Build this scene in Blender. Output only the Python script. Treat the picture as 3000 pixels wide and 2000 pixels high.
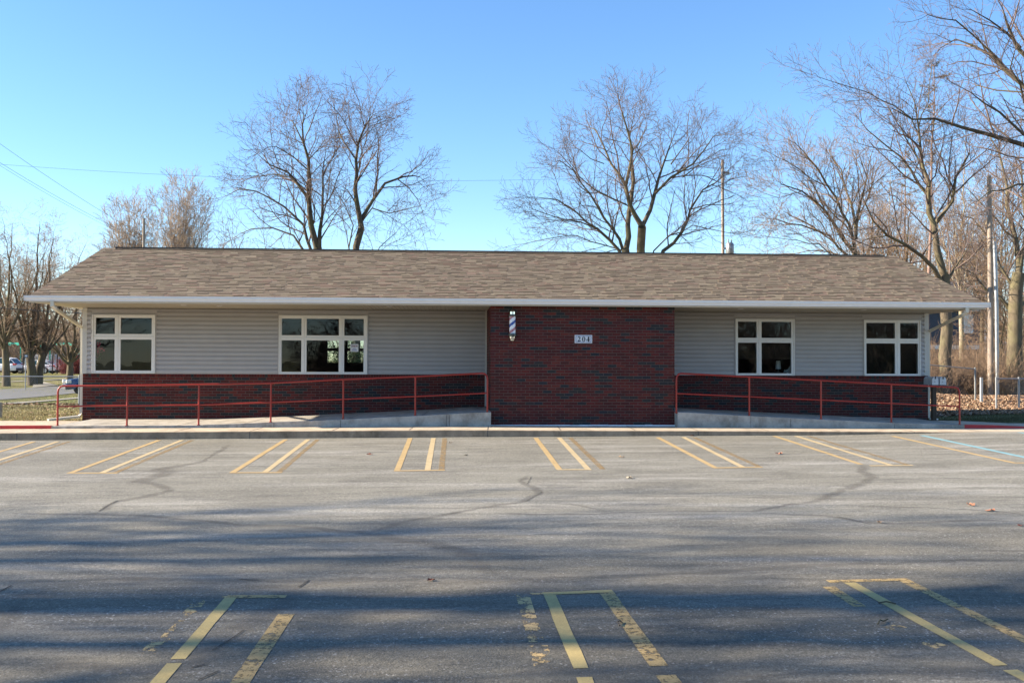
import bpy, math, random
import numpy as np
from mathutils import Vector, Matrix
for o in list(bpy.data.objects): bpy.data.objects.remove(o)
scn = bpy.context.scene
COL = scn.collection
R = math.radians
rnd = random.Random(7)
npr = np.random.RandomState(11)

# ---------------------------------------------------------------- camera
F = 2917.0
CAM = np.array([0, 0, 1.65])
TH, PI_, RO = math.atan(185 / F), math.atan(58 / F), .0035
f0 = np.array([math.sin(TH) * math.cos(PI_), math.cos(TH) * math.cos(PI_), math.sin(PI_)])
r0 = np.array([math.cos(TH), -math.sin(TH), 0]); u0 = np.cross(r0, f0)
RR = r0 * math.cos(RO) + u0 * math.sin(RO); UU = np.cross(RR, f0)
cd = bpy.data.cameras.new('camera'); cam = bpy.data.objects.new('camera', cd); COL.objects.link(cam)
cam.matrix_world = Matrix(((RR[0], UU[0], -f0[0], CAM[0]), (RR[1], UU[1], -f0[1], CAM[1]), (RR[2], UU[2], -f0[2], CAM[2]), (0, 0, 0, 1)))
cd.sensor_width = 36; cd.lens = F / 3000 * 36; cd.clip_end = 5000; cd.clip_start = .1
scn.camera = cam

# ---------------------------------------------------------------- world, sun, exposure
SUN = Vector((-1, .045, .43)).normalized()
EL = math.asin(SUN.z); AZ = math.atan2(SUN.x, SUN.y)
w = bpy.data.worlds.new('World'); scn.world = w; w.use_nodes = True
nt = w.node_tree; nt.nodes.clear()
sky = nt.nodes.new('ShaderNodeTexSky'); sky.sky_type = 'NISHITA'; sky.sun_disc = False
sky.sun_elevation = EL; sky.sun_rotation = AZ; sky.air_density = 1.0; sky.dust_density = 0; sky.ozone_density = 2.6
bg = nt.nodes.new('ShaderNodeBackground'); bg.inputs[1].default_value = .085
wo = nt.nodes.new('ShaderNodeOutputWorld')
hs = nt.nodes.new('ShaderNodeHueSaturation'); hs.inputs['Saturation'].default_value = 1.12; nt.links.new(sky.outputs[0], hs.inputs['Color']); ti = nt.nodes.new('ShaderNodeMix'); ti.data_type = 'RGBA'; ti.blend_type = 'MULTIPLY'; ti.inputs[0].default_value = 1; ti.inputs[7].default_value = (.87, .93, 1.03, 1); nt.links.new(hs.outputs[0], ti.inputs[6]); nt.links.new(ti.outputs[2], bg.inputs[0]); nt.links.new(bg.outputs[0], wo.inputs[0])
sl = bpy.data.lights.new('sun', 'SUN'); sl.energy = 5.0; sl.angle = R(.53); sl.color = (1, .87, .69)
so = bpy.data.objects.new('sun', sl); COL.objects.link(so)
so.rotation_mode = 'QUATERNION'; so.rotation_quaternion = SUN.to_track_quat('Z', 'Y')
scn.view_settings.view_transform = 'Standard'; scn.view_settings.look = 'None'
scn.view_settings.exposure = 1.67; scn.view_settings.gamma = 1

# ---------------------------------------------------------------- pixel helpers (photo pixels -> points on real planes)
def ray(x, y): return f0 + RR * (x - 1500) / F - UU * (y - 1000) / F
def atY(x, y, Y):
    d = ray(x, y); return CAM + d * Y / d[1]
def atZ(x, y, Z):
    d = ray(x, y); return CAM + d * (Z - 1.65) / d[2]
def px2x(x, Y, y=1058): return float(atY(x, y, Y)[0])
def px2z(x, y, Y): return float(atY(x, y, Y)[2])
KX = [-12, 0, 8.5, 12]; KT = [.086, .157, .117, .098]; KF = [-.07, 0, .033, .098]
YK = 21.7; SL = .0284
def lot(X, Y): return np.interp(X, KX, KF) - SL * (YK - np.asarray(Y))
def ktop(X): return np.interp(X, KX, KT)
def atF(x, y, fn):
    z = 0.
    for i in range(40):
        p = atZ(x, y, z); z = .5 * z + .5 * float(fn(p[0], p[1]))
    return np.array([p[0], p[1], float(fn(p[0], p[1]))])
def atL(x, y): return atF(x, y, lot)
def sstep(a, b, x):
    t = np.clip((np.asarray(x, float) - a) / (b - a), 0, 1); return t * t * (3 - 2 * t)
def gz(X, Y):
    X = np.asarray(X, float); Y = np.asarray(Y, float)
    lo = lot(X, Y) - .07
    base = .11 - .07 * sstep(25, 30, Y)
    left = base - .45 * sstep(34, 50, Y) + .55 * sstep(75, 105, Y) + 1.5 * sstep(120, 260, Y)
    right = base - .17 * np.exp(-((X - 13.5) ** 2 / 8 + (Y - 30.5) ** 2 / 14))
    right = right + .55 * np.exp(-((X - 15.2) ** 2 / 9 + (Y - 38) ** 2 / 8)) + .25 * sstep(34, 39, Y) * sstep(8, 13, X)
    right = right + .8 * sstep(55, 120, Y)
    k = sstep(-6, 6, X)
    far = left * (1 - k) + right * k
    k2 = sstep(24.0, 24.45, Y)
    return lo * (1 - k2) + far * k2

# ---------------------------------------------------------------- builders
class MB:
    def __init__(s): s.v = []; s.f = []; s.c = []; s.m = []; s.cuts = []
    def cut(s): s.cuts.append(len(s.f))
    def build_split(s, name, mat, parent=None, **kw):
        ed = [0] + s.cuts + [len(s.f)]
        for a, b in zip(ed[:-1], ed[1:]):
            if b <= a: continue
            m2 = MB(); mp = {}
            for fi in range(a, b):
                fc = []
                for v in s.f[fi]:
                    if v not in mp: mp[v] = len(m2.v); m2.v.append(s.v[v])
                    fc.append(mp[v])
                m2.f.append(tuple(fc)); m2.c.append(s.c[fi]); m2.m.append(s.m[fi])
            m2.build(name, mat, parent, **kw)
    def quad(s, a, b, c, d, col=None, m=0):
        n = len(s.v); s.v += [tuple(a), tuple(b), tuple(c), tuple(d)]; s.f.append((n, n + 1, n + 2, n + 3)); s.c.append(col); s.m.append(m)
    def poly(s, pts, col=None, m=0):
        n = len(s.v); s.v += [tuple(p) for p in pts]; s.f.append(tuple(range(n, n + len(pts)))); s.c.append(col); s.m.append(m)
    def box(s, x0, x1, y0, y1, z0, z1, col=None, m=0, skip=''):
        if x0 > x1: x0, x1 = x1, x0
        if y0 > y1: y0, y1 = y1, y0
        n = len(s.v)
        s.v += [(x0, y0, z0), (x1, y0, z0), (x1, y1, z0), (x0, y1, z0), (x0, y0, z1), (x1, y0, z1), (x1, y1, z1), (x0, y1, z1)]
        for k, q in (('b', (0, 3, 2, 1)), ('t', (4, 5, 6, 7)), ('f', (0, 1, 5, 4)), ('r', (1, 2, 6, 5)), ('k', (2, 3, 7, 6)), ('l', (3, 0, 4, 7))):
            if k in skip: continue
            s.f.append(tuple(n + i for i in q)); s.c.append(col); s.m.append(m)
    def tube(s, pts, rad, k=8, cap=True, col=None, m=0):
        P = [Vector(p) for p in pts]; n0 = len(s.v)
        if not hasattr(rad, '__len__'): rad = [rad] * len(P)
        t0 = (P[1] - P[0]).normalized()
        ref = Vector((0, 0, 1)) if abs(t0.z) < .9 else Vector((1, 0, 0))
        a = t0.cross(ref).normalized()
        for i, p in enumerate(P):
            t = (P[min(i + 1, len(P) - 1)] - P[max(i - 1, 0)]).normalized()
            a = (a - t * a.dot(t)).normalized(); b = t.cross(a)
            for j in range(k):
                an = 2 * math.pi * j / k
                s.v.append(tuple(p + (a * math.cos(an) + b * math.sin(an)) * rad[i]))
        for i in range(len(P) - 1):
            for j in range(k):
                q = (n0 + i * k + j, n0 + i * k + (j + 1) % k, n0 + (i + 1) * k + (j + 1) % k, n0 + (i + 1) * k + j)
                s.f.append(q); s.c.append(col); s.m.append(m)
        if cap:
            s.f.append(tuple(n0 + j for j in range(k))[::-1]); s.c.append(col); s.m.append(m)
            s.f.append(tuple(n0 + (len(P) - 1) * k + j for j in range(k))); s.c.append(col); s.m.append(m)
    def lathe(s, prof, c=(0, 0, 0), k=20, col=None, m=0):       # prof: (r,z) list about a vertical axis
        n0 = len(s.v)
        for r, z in prof:
            for j in range(k):
                an = 2 * math.pi * j / k; s.v.append((c[0] + r * math.cos(an), c[1] + r * math.sin(an), c[2] + z))
        for i in range(len(prof) - 1):
            for j in range(k):
                s.f.append((n0 + i * k + j, n0 + i * k + (j + 1) % k, n0 + (i + 1) * k + (j + 1) % k, n0 + (i + 1) * k + j)); s.c.append(col); s.m.append(m)
        s.f.append(tuple(n0 + j for j in range(k))[::-1]); s.c.append(col); s.m.append(m)
        s.f.append(tuple(n0 + (len(prof) - 1) * k + j for j in range(k))); s.c.append(col); s.m.append(m)
    def prof_x(s, prof, x0, x1, col=None, m=0, close=True):    # (y,z) profile extruded along x
        n0 = len(s.v); k = len(prof)
        s.v += [(x0, y, z) for y, z in prof] + [(x1, y, z) for y, z in prof]
        for j in range(k if close else k - 1):
            s.f.append((n0 + j, n0 + (j + 1) % k, n0 + k + (j + 1) % k, n0 + k + j)); s.c.append(col); s.m.append(m)
        if close:
            s.f.append(tuple(n0 + j for j in range(k))[::-1]); s.c.append(col); s.m.append(m)
            s.f.append(tuple(n0 + k + j for j in range(k))); s.c.append(col); s.m.append(m)
    def build(s, name, mat, parent=None, smooth=False, kind=None, label=None, bevel=0):
        me = bpy.data.meshes.new(name); me.from_pydata(s.v, [], s.f)
        for mm in (mat if isinstance(mat, (list, tuple)) else [mat]): me.materials.append(mm)
        if any(s.m): me.polygons.foreach_set('material_index', s.m)
        if any(c is not None for c in s.c):
            at = me.color_attributes.new('Col', 'FLOAT_COLOR', 'CORNER')
            tot = np.array([len(f) for f in s.f]); cc = np.array([(c if c else (1, 1, 1)) for c in s.c], float)
            cc = np.hstack([cc, np.ones((len(cc), 1))]); at.data.foreach_set('color', np.repeat(cc, tot, axis=0).ravel())
        if smooth: me.polygons.foreach_set('use_smooth', [True] * len(s.f))
        me.update()
        o = bpy.data.objects.new(name, me); COL.objects.link(o)
        if parent: o.parent = parent; o.matrix_parent_inverse = Matrix.Translation(-parent_loc(parent))
        if smooth:
            try: me.set_sharp_from_angle(angle=R(40))
            except Exception: pass
        if bevel:
            b = o.modifiers.new('bevel', 'BEVEL'); b.width = bevel; b.segments = 2; b.limit_method = 'ANGLE'
        if kind: o['kind'] = kind
        if label: o['label'] = label
        return o
def parent_loc(o):
    """offset that keeps a child's mesh coordinates in world space (parts of parts already are)"""
    return Vector(o.location) if o.parent is None else Vector((0, 0, 0))
def tag(o, label, cat, group=None, kind=None):
    o['label'] = label; o['category'] = cat
    if group: o['group'] = group
    if kind: o['kind'] = kind
    return o
def thing(name, label, cat, loc=(0, 0, 0), group=None):
    o = bpy.data.objects.new(name, None); COL.objects.link(o); o.location = loc; o.empty_display_size = .3
    return tag(o, label, cat, group)
def npmesh(name, verts, faces, mat, parent=None, cols=None, smooth=False):
    me = bpy.data.meshes.new(name); nv = len(verts); nf, k = faces.shape
    me.vertices.add(nv); me.vertices.foreach_set('co', verts.astype(np.float32).ravel())
    me.loops.add(nf * k); me.loops.foreach_set('vertex_index', faces.astype(np.int32).ravel())
    me.polygons.add(nf); me.polygons.foreach_set('loop_start', np.arange(nf, dtype=np.int32) * k)
    me.polygons.foreach_set('loop_total', np.full(nf, k, np.int32))
    if smooth: me.polygons.foreach_set('use_smooth', np.ones(nf, bool))
    me.materials.append(mat)
    if cols is not None:
        at = me.color_attributes.new('Col', 'FLOAT_COLOR', 'CORNER')
        cc = np.hstack([cols, np.ones((nf, 1))]); at.data.foreach_set('color', np.repeat(cc, k, axis=0).astype(np.float32).ravel())
    me.update(calc_edges=True)
    o = bpy.data.objects.new(name, me); COL.objects.link(o)
    if parent: o.parent = parent; o.matrix_parent_inverse = Matrix.Translation(-parent_loc(parent))
    return o

# ---------------------------------------------------------------- materials
class NT:
    def __init__(s, name, rough=.8, spec=.5, metal=0):
        s.mat = bpy.data.materials.new(name); s.mat.use_nodes = True; s.t = s.mat.node_tree
        s.b = s.t.nodes['Principled BSDF']; s.b.inputs['Roughness'].default_value = rough
        s.b.inputs['Specular IOR Level'].default_value = spec; s.b.inputs['Metallic'].default_value = metal
    def n(s, ty, **kw):
        x = s.t.nodes.new(ty)
        for k, v in kw.items(): setattr(x, k, v)
        return x
    def l(s, a, b): s.t.links.new(a, b)
    def noise(s, scale, detail=4, rough=.6, stretch=(1, 1, 1), off=(0, 0, 0)):
        tc = s.n('ShaderNodeTexCoord'); mp = s.n('ShaderNodeMapping'); mp.inputs['Scale'].default_value = stretch; mp.inputs['Location'].default_value = off
        nz = s.n('ShaderNodeTexNoise'); nz.inputs['Scale'].default_value = scale; nz.inputs['Detail'].default_value = detail; nz.inputs['Roughness'].default_value = rough
        s.l(tc.outputs['Object'], mp.inputs[0]); s.l(mp.outputs[0], nz.inputs[0]); return nz.outputs['Fac']
    def ramp(s, fac, stops, interp='LINEAR'):
        r = s.n('ShaderNodeValToRGB'); r.color_ramp.interpolation = interp; e = r.color_ramp.elements
        while len(e) < len(stops): e.new(.5)
        for el, (p, c) in zip(e, stops):
            el.position = p; el.color = (c, c, c, 1) if not hasattr(c, '__len__') else (*c, 1)
        s.l(fac, r.inputs[0]); return r.outputs[0]
    def mix(s, a, b, fac, mode='MIX'):
        m = s.n('ShaderNodeMix', data_type='RGBA', blend_type=mode)
        for i, v in ((0, fac), (6, a), (7, b)):
            if hasattr(v, 'is_linked') or hasattr(v, 'links'): s.l(v, m.inputs[i])
            elif i == 0: m.inputs[0].default_value = v
            else: m.inputs[i].default_value = (*v, 1)
        return m.outputs[2]
    def attr(s):
        a = s.n('ShaderNodeAttribute'); a.attribute_name = 'Col'; return a.outputs['Color']
    def col(s, c):
        if hasattr(c, 'links'): s.l(c, s.b.inputs['Base Color'])
        else: s.b.inputs['Base Color'].default_value = (*c, 1)
    def bump(s, h, strength=.4, dist=.01):
        b = s.n('ShaderNodeBump'); b.inputs['Strength'].default_value = strength; b.inputs['Distance'].default_value = dist
        s.l(h, b.inputs['Height']); s.l(b.outputs[0], s.b.inputs['Normal'])
def simple(name, c, rough=.6, spec=.5, metal=0, var=.15, scale=6, bump=0, attr=False, stretch=(1, 1, 1)):
    n = NT(name, rough, spec, metal); f = n.noise(scale, 5, .6, stretch)
    v = n.ramp(f, [(.25, 1 - var), (.75, 1 + var)])
    n.col(n.mix(n.attr() if attr else c, v, 1., 'MULTIPLY'))
    if bump: n.bump(f, bump, .01)
    return n.mat

M = {}
def asphalt():
    n = NT('asphalt', .8, .25)
    grain = n.noise(75, 3, .7)
    big = n.noise(.5, 5, .62, (1, 1, 1))
    streak = n.noise(1.1, 6, .72, (.22, 1.5, 1))
    streak2 = n.noise(3.0, 4, .7, (.3, 1.6, 1), (5, 3, 0))
    c = n.ramp(big, [(.25, (.158, .147, .119)), (.5, (.214, .200, .161)), (.75, (.262, .246, .199))])
    c = n.mix(c, (.36, .34, .295), n.ramp(streak, [(.48, 0.), (.70, .85)]))
    c = n.mix(c, (.115, .108, .092), n.ramp(streak2, [(.28, .75), (.5, 0.)]))
    # light salt stain near the building, coarser worn aggregate near the viewer
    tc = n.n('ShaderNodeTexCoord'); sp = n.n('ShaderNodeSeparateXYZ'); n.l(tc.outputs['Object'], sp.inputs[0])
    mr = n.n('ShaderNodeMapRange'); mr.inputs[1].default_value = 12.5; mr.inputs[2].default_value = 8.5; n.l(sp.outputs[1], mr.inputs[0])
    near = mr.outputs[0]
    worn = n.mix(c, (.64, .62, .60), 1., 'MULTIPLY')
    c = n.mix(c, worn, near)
    vo = n.n('ShaderNodeTexVoronoi'); vo.inputs['Scale'].default_value = 65; n.l(tc.outputs['Object'], vo.inputs[0])
    sp_ = n.ramp(n.n_out(vo) if False else vo.outputs['Color'], [(.80, 0.), (.9, 1.)])
    patch = n.ramp(n.noise(.9, 5, .7, (.3, 1.2, 1), (9, 1, 0)), [(.42, .12), (.68, 1.)])
    m1 = n.n('ShaderNodeMath', operation='MULTIPLY'); n.l(sp_, m1.inputs[0]); n.l(patch, m1.inputs[1])
    m2 = n.n('ShaderNodeMath', operation='MULTIPLY'); n.l(m1.outputs[0], m2.inputs[0]); m2.inputs[1].default_value = .75
    c = n.mix(c, (.50, .47, .43), m2.outputs[0])
    g = n.mix(n.ramp(grain, [(.3, .45), (.7, 1.55)]), n.ramp(n.noise(24, 4, .7), [(.3, .72), (.7, 1.28)]), 1., 'MULTIPLY')
    c = n.mix(c, g, 1., 'MULTIPLY')
    n.col(c); n.bump(grain, .55, .012); return n.mat
M['asphalt'] = asphalt()
def seal():
    n = NT('crack_sealer', .7, .3)
    n.col(n.mix(n.ramp(n.noise(4, 6, .7, (.5, 1, 1)), [(.3, (.10, .091, .077)), (.5, (.175, .158, .132)), (.72, (.25, .228, .19))]), n.ramp(n.noise(70, 3), [(.3, .85), (.7, 1.15)]), 1., 'MULTIPLY'))
    ad = n.n('ShaderNodeMath', operation='MULTIPLY'); n.l(n.attr(), ad.inputs[0]); n.l(n.ramp(n.noise(6, 6, .75), [(.3, .25), (.7, 2.2)]), ad.inputs[1])
    n.l(n.ramp(ad.outputs[0], [(.15, 0.), (.9, .34)]), n.b.inputs['Alpha']); return n.mat
M['seal'] = seal()
M['crack'] = simple('open_crack', (.03, .028, .026), .9)
def paint(name, c, lo, hi, sc=14, amax=1.):
    n = NT(name, .75, .3)
    c = (c[0] * 1.02, c[1] * .98, c[2] * (.86 if 'weathered' in name or 'cracked' in name or 'flaked' in name else 1.12))
    n.col(n.mix(n.ramp(n.noise(5, 6, .7), [(.3, tuple(v * .78 for v in c)), (.7, c)]), n.ramp(n.noise(80, 2), [(.3, .86), (.7, 1.1)]), 1., 'MULTIPLY'))
    a = n.ramp(n.noise(sc, 8, .78), [(lo, 0.), (hi, amax)]); n.l(a, n.b.inputs['Alpha']); return n.mat
M['yel'] = paint('yellow_paint', (0.475, 0.349, 0.144), .30, .40)
M['yel_pale'] = paint('pale_yellow_paint', (0.518, 0.419, 0.208), .22, .34)
M['yel_worn'] = paint('worn_yellow_paint', (0.374, 0.258, 0.098), .36, .60, 12, .8)
M['yel_rag'] = paint('flaked_yellow_paint', (0.544, 0.394, 0.204), .50, .54, 5)
M['yel_near'] = paint('weathered_yellow_paint', (0.480, 0.379, 0.177), .25, .36, 11)
M['yel_near2'] = paint('cracked_yellow_paint', (0.464, 0.335, 0.163), .40, .50, 16)
M['cyan'] = paint('pale_blue_paint', (0.230, 0.433, 0.416), .28, .38)
def concrete(name, c, stain=.5):
    n = NT(name, .85, .3)
    f = n.noise(3, 7, .7); g = n.noise(60, 3)
    k = n.mix(tuple(v * .55 for v in c), c, n.ramp(f, [(.32, 0.), (.6, 1.)]))
    st = n.noise(1.3, 6, .75, (1, 1, .5), (3, 0, 0))
    k = n.mix(k, tuple(v * .38 * q for v, q in zip(c, (1, .92, .78))), n.ramp(st, [(.5, 0.), (.7, stain)]))
    n.col(n.mix(k, n.ramp(g, [(.3, .88), (.7, 1.1)]), 1., 'MULTIPLY')); n.bump(g, .3, .006); return n.mat
M['walk'] = concrete('sidewalk_concrete', (.58, .475, .345), .12)
M['kerb'] = concrete('kerb_concrete', (.36, .275, .19), .8)
M['ramp'] = concrete('ramp_concrete', (.48, .44, .38), .8)
M['joint'] = simple('joint', (.09, .08, .07))
M['redpaint'] = simple('red_kerb_paint', (.50, .035, .035), .6)
def brickm():
    n = NT('brick', .8, .35); n.col(n.mix(n.attr(), n.ramp(n.noise(22, 5, .7), [(.25, .75), (.75, 1.28)]), 1., 'MULTIPLY')); n.bump(n.noise(90, 3), .3, .004); return n.mat
M['brick'] = brickm()
M['mortar'] = simple('mortar', (.13, .105, .09), .9, var=.25, scale=14)
M['siding'] = simple('vinyl_siding', (.39, .375, .365), .5, .4, var=.05, scale=3)
M['trim'] = simple('white_trim', (.50, .48, .43), .45, .5, var=.04)
M['frame'] = simple('window_vinyl', (.72, .71, .67), .4, .5, var=.03)
M['gutter'] = simple('gutter_aluminium', (.76, .76, .76), .35, .5, var=.04)
M['soffit'] = simple('soffit_vinyl', (.42, .37, .27), .5, .4, var=.04)
M['down'] = simple('tan_downspout', (.62, .57, .46), .4, .5, var=.04)
M['shingle'] = simple('shingle', (1, 1, 1), .95, .15, var=.28, scale=55, attr=True, bump=.3)
M['ridgem'] = simple('ridge_dark', (.05, .045, .04), .9)  # near-black colour for the strip under the cap shingles
M['railred'] = simple('red_rail_paint', (.30, .020, .010), .38, .5, var=.12, scale=12)
M['galv'] = simple('galvanised_steel', (.29, .30, .31), .45, .6, .6, var=.15)
M['galvdark'] = simple('weathered_steel', (.20, .21, .21), .55, .5, .3, var=.2)
M['chrome'] = simple('polished_metal', (.72, .72, .70), .14, .6, 1, var=.05)
M['white'] = simple('white_enamel', (.80, .80, .80), .3, .5, var=.04)
M['black'] = simple('black_paint', (.02, .02, .022), .5)
M['wood'] = simple('dark_wood', (.06, .04, .025), .8, var=.3, scale=10, stretch=(6, 6, .5))
M['polewood'] = simple('utility_pole_wood', (.27, .22, .175), .85, var=.35, scale=5, stretch=(5, 5, .4), bump=.3)
M['mailbox'] = simple('mailbox_steel', (.50, .53, .55), .4, .5, .3, var=.1)
M['signw'] = simple('sign_white', (.60, .61, .62), .4)
M['ink'] = simple('black_lettering', (.012, .013, .02), .5)
M['inkred'] = simple('dark_red_lettering', (.16, .02, .03), .5)
M['blue'] = simple('pole_blue', (.02, .07, .30), .3)
M['pink'] = simple('faded_red_stripe', (.42, .17, .19), .3)
M['dkmetal'] = simple('dark_collar_metal', (.12, .12, .11), .3, .6, .8)
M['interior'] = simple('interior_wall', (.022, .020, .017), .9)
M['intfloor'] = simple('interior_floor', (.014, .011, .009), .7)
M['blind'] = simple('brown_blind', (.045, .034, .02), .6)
M['dkframe'] = simple('dark_frame', (.03, .028, .025), .5)
M['navy'] = simple('navy_siding', (.035, .055, .10), .6, var=.12, scale=3)
M['houseWhite'] = simple('house_white', (.70, .72, .76), .6, var=.05)
M['roofgrey'] = simple('house_roof', (.12, .11, .11), .9, var=.3, scale=20)
M['beige'] = simple('beige_siding', (.50, .46, .40), .7, var=.08)
M['green'] = simple('green_fabric', (.03, .40, .26), .7, var=.2)
M['redfence'] = simple('red_mesh', (.30, .10, .10), .8, var=.4, scale=20)
M['rubber'] = simple('tyre_rubber', (.02, .02, .02), .9)
M['rim'] = simple('wheel_rim', (.55, .55, .56), .3, .5, .6)
M['carwhite'] = simple('white_car_paint', (.78, .79, .82), .25, .6, var=.02)
M['carblue'] = simple('blue_car_paint', (.010, .055, .16), .2, .7, .2, var=.05)
M['carglass'] = simple('dark_car_glass', (.02, .05, .05), .08, .8)
M['plastic'] = simple('grey_plastic', (.06, .06, .065), .6)
M['taillight'] = simple('red_taillight', (.55, .02, .02), .2)
M['headlight'] = simple('headlight_lens', (.75, .74, .70), .12, .8)
M['orange'] = simple('orange_lens', (.8, .28, .05), .3)
M['petal'] = simple('red_petals', (.95, .12, .20), .7)
M['leafgreen'] = simple('plant_green', (.03, .09, .02), .7)
M['vase'] = simple('pale_vase', (.42, .44, .36), .4)
M['lampshade'] = simple('white_shade', (.80, .84, .78), .7)
M['leaf'] = simple('dry_leaf', (1, 1, 1), .85, .2, var=.15, scale=30, attr=True)
M['grassblade'] = simple('grass_blade', (1, 1, 1), .8, .2, var=.1, scale=3, attr=True)
def ground():
    n = NT('ground_soil', .95, .1)
    a = n.ramp(n.noise(.35, 6, .7), [(.3, (.27, .22, .115)), (.7, (.19, .19, .075))])
    n.col(n.mix(a, n.ramp(n.noise(14, 6, .75), [(.3, .55), (.7, 1.5)]), 1., 'MULTIPLY')); n.bump(n.noise(20, 6, .8), .7, .05); return n.mat
M['ground'] = ground()
M['litter'] = simple('leaf_litter_soil', (.30, .185, .11), .95, .1, var=.5, scale=18, bump=.6)
M['road'] = simple('road_asphalt', (.19, .185, .18), .85, .2, var=.15, scale=2)
M['path'] = simple('pale_path', (.34, .31, .25), .9, .2, var=.1)
def bark(name, a, b, moss=None):
    n = NT(name, .9, .15)
    c = n.ramp(n.noise(7, 6, .7, (1, 1, .35)), [(.3, a), (.7, b)])
    if moss: c = n.mix(c, moss, n.ramp(n.noise(1.6, 4, .6), [(.45, 0.), (.68, .7)]))
    n.col(c); n.bump(n.noise(14, 6, .7, (1, 1, .3)), .6, .03); return n.mat
M['bark'] = bark('mossy_bark', (.08, .065, .045), (.18, .145, .10), (.16, .145, .075))
M['barkdk'] = bark('dark_bark', (.05, .04, .033), (.14, .115, .09), (.13, .12, .055))
M['barkpale'] = bark('pale_bark', (.22, .19, .14), (.42, .36, .28), (.30, .27, .14))
M['barkpine'] = bark('pine_bark', (.18, .115, .09), (.32, .225, .19))
M['twig'] = simple('twig', (.155, .115, .10), .85, .2, var=.3, scale=2)
M['twigpale'] = simple('pale_twig', (.34, .26, .19), .85, .2, var=.3, scale=2)
M['twigtan'] = simple('tan_twig', (.27, .185, .12), .85, .2, var=.35, scale=2)
M['needle'] = simple('pine_needles', (.085, .075, .03), .8, .2, var=.3, scale=4)
M['evergreen'] = simple('evergreen_leaves', (.03, .06, .02), .8, .2, var=.5, scale=3)
def glass():
    m = bpy.data.materials.new('window_glass'); m.use_nodes = True; t = m.node_tree; t.nodes.clear()
    o = t.nodes.new('ShaderNodeOutputMaterial'); mx = t.nodes.new('ShaderNodeMixShader')
    tr = t.nodes.new('ShaderNodeBsdfTransparent'); tr.inputs[0].default_value = (.76, .81, .81, 1)
    gl = t.nodes.new('ShaderNodeBsdfGlossy'); gl.inputs['Roughness'].default_value = 0; gl.inputs[0].default_value = (.75, .85, 1.0, 1)
    tc = t.nodes.new('ShaderNodeTexCoord'); nz = t.nodes.new('ShaderNodeTexNoise'); nz.inputs['Scale'].default_value = 2.2; nz.inputs['Detail'].default_value = 1
    bp = t.nodes.new('ShaderNodeBump'); bp.inputs['Strength'].default_value = .35; bp.inputs['Distance'].default_value = .006
    t.links.new(tc.outputs['Object'], nz.inputs[0]); t.links.new(nz.outputs['Fac'], bp.inputs['Height']); t.links.new(bp.outputs[0], gl.inputs['Normal'])
    lw = t.nodes.new('ShaderNodeFresnel'); lw.inputs[0].default_value = 1.5
    t.links.new(lw.outputs[0], mx.inputs[0]); t.links.new(tr.outputs[0], mx.inputs[1]); t.links.new(gl.outputs[0], mx.inputs[2]); t.links.new(mx.outputs[0], o.inputs[0])
    return m
M['glass'] = glass()

# ---------------------------------------------------------------- ground, lot, kerb, walk
def grid(name, xs, ys, fn, mat, kind='structure', extra=0.):
    X, Y = np.meshgrid(xs, ys); Z = fn(X, Y) + extra
    v = np.stack([X.ravel(), Y.ravel(), Z.ravel()], 1); nx, ny = len(xs), len(ys)
    i = np.arange(nx * ny).reshape(ny, nx)
    f = np.stack([i[:-1, :-1].ravel(), i[:-1, 1:].ravel(), i[1:, 1:].ravel(), i[1:, :-1].ravel()], 1)
    o = npmesh(name, v, f, mat, smooth=True); o['kind'] = kind; return o
gx = np.concatenate([[-1500, -600, -300, -200, -140, -100, -80], np.arange(-60, 60.1, 1.), [80, 100, 140, 200, 300, 600, 1500]])
gy = np.concatenate([[-800, -300, -100, -50, -20, 0, 10, 18, 21.5, 22.5, 23.7, 24.0, 24.15, 24.3, 24.45], np.arange(25, 60, .75), np.arange(60, 130, 3), [150, 200, 260, 400, 800, 2500]])
def gfn(X, Y):
    z = gz(X, Y); z = np.where(Y < -20, np.minimum(z, -1.2), z)
    return np.where((np.abs(X) > 12) & (Y < 22.6), np.maximum(lot(X, Y) - .07, -1.3), z)
grid('ground', gx, gy, gfn, M['ground'])
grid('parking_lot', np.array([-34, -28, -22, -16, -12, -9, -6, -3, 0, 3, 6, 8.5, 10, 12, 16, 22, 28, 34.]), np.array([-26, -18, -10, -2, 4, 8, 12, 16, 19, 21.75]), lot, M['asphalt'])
# kerb + strip of sidewalk
def strip(mb, xs, prof, **kw):          # prof: list of (y, zfunc)
    for a, b in zip(xs[:-1], xs[1:]):
        for (y0, z0), (y1, z1) in zip(prof[:-1], prof[1:]):
            mb.quad((a, y0, z0(a)), (b, y0, z0(b)), (b, y1, z1(b)), (a, y1, z1(a)), **kw)
kxs = [-34, -24, -16, -12, -9, -6, -3, 0, 3, 6, 8.5, 10.5, 12, 16, 24, 34]
mb = MB(); strip(mb, kxs, [(YK - .005, lambda x: float(lot(x, YK)) - .1), (YK - .003, lambda x: float(ktop(x)) - .012), (YK + .012, lambda x: float(ktop(x)))])
mb.build('kerb', M['kerb'], kind='structure')
mb = MB(); strip(mb, kxs, [(YK + .012, lambda x: float(ktop(x))), (22.75, lambda x: float(ktop(x)) + .003), (23.2, lambda x: float(ktop(x)) + .004)])
mb.build('sidewalk', M['walk'], kind='structure')
mb = MB()
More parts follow.
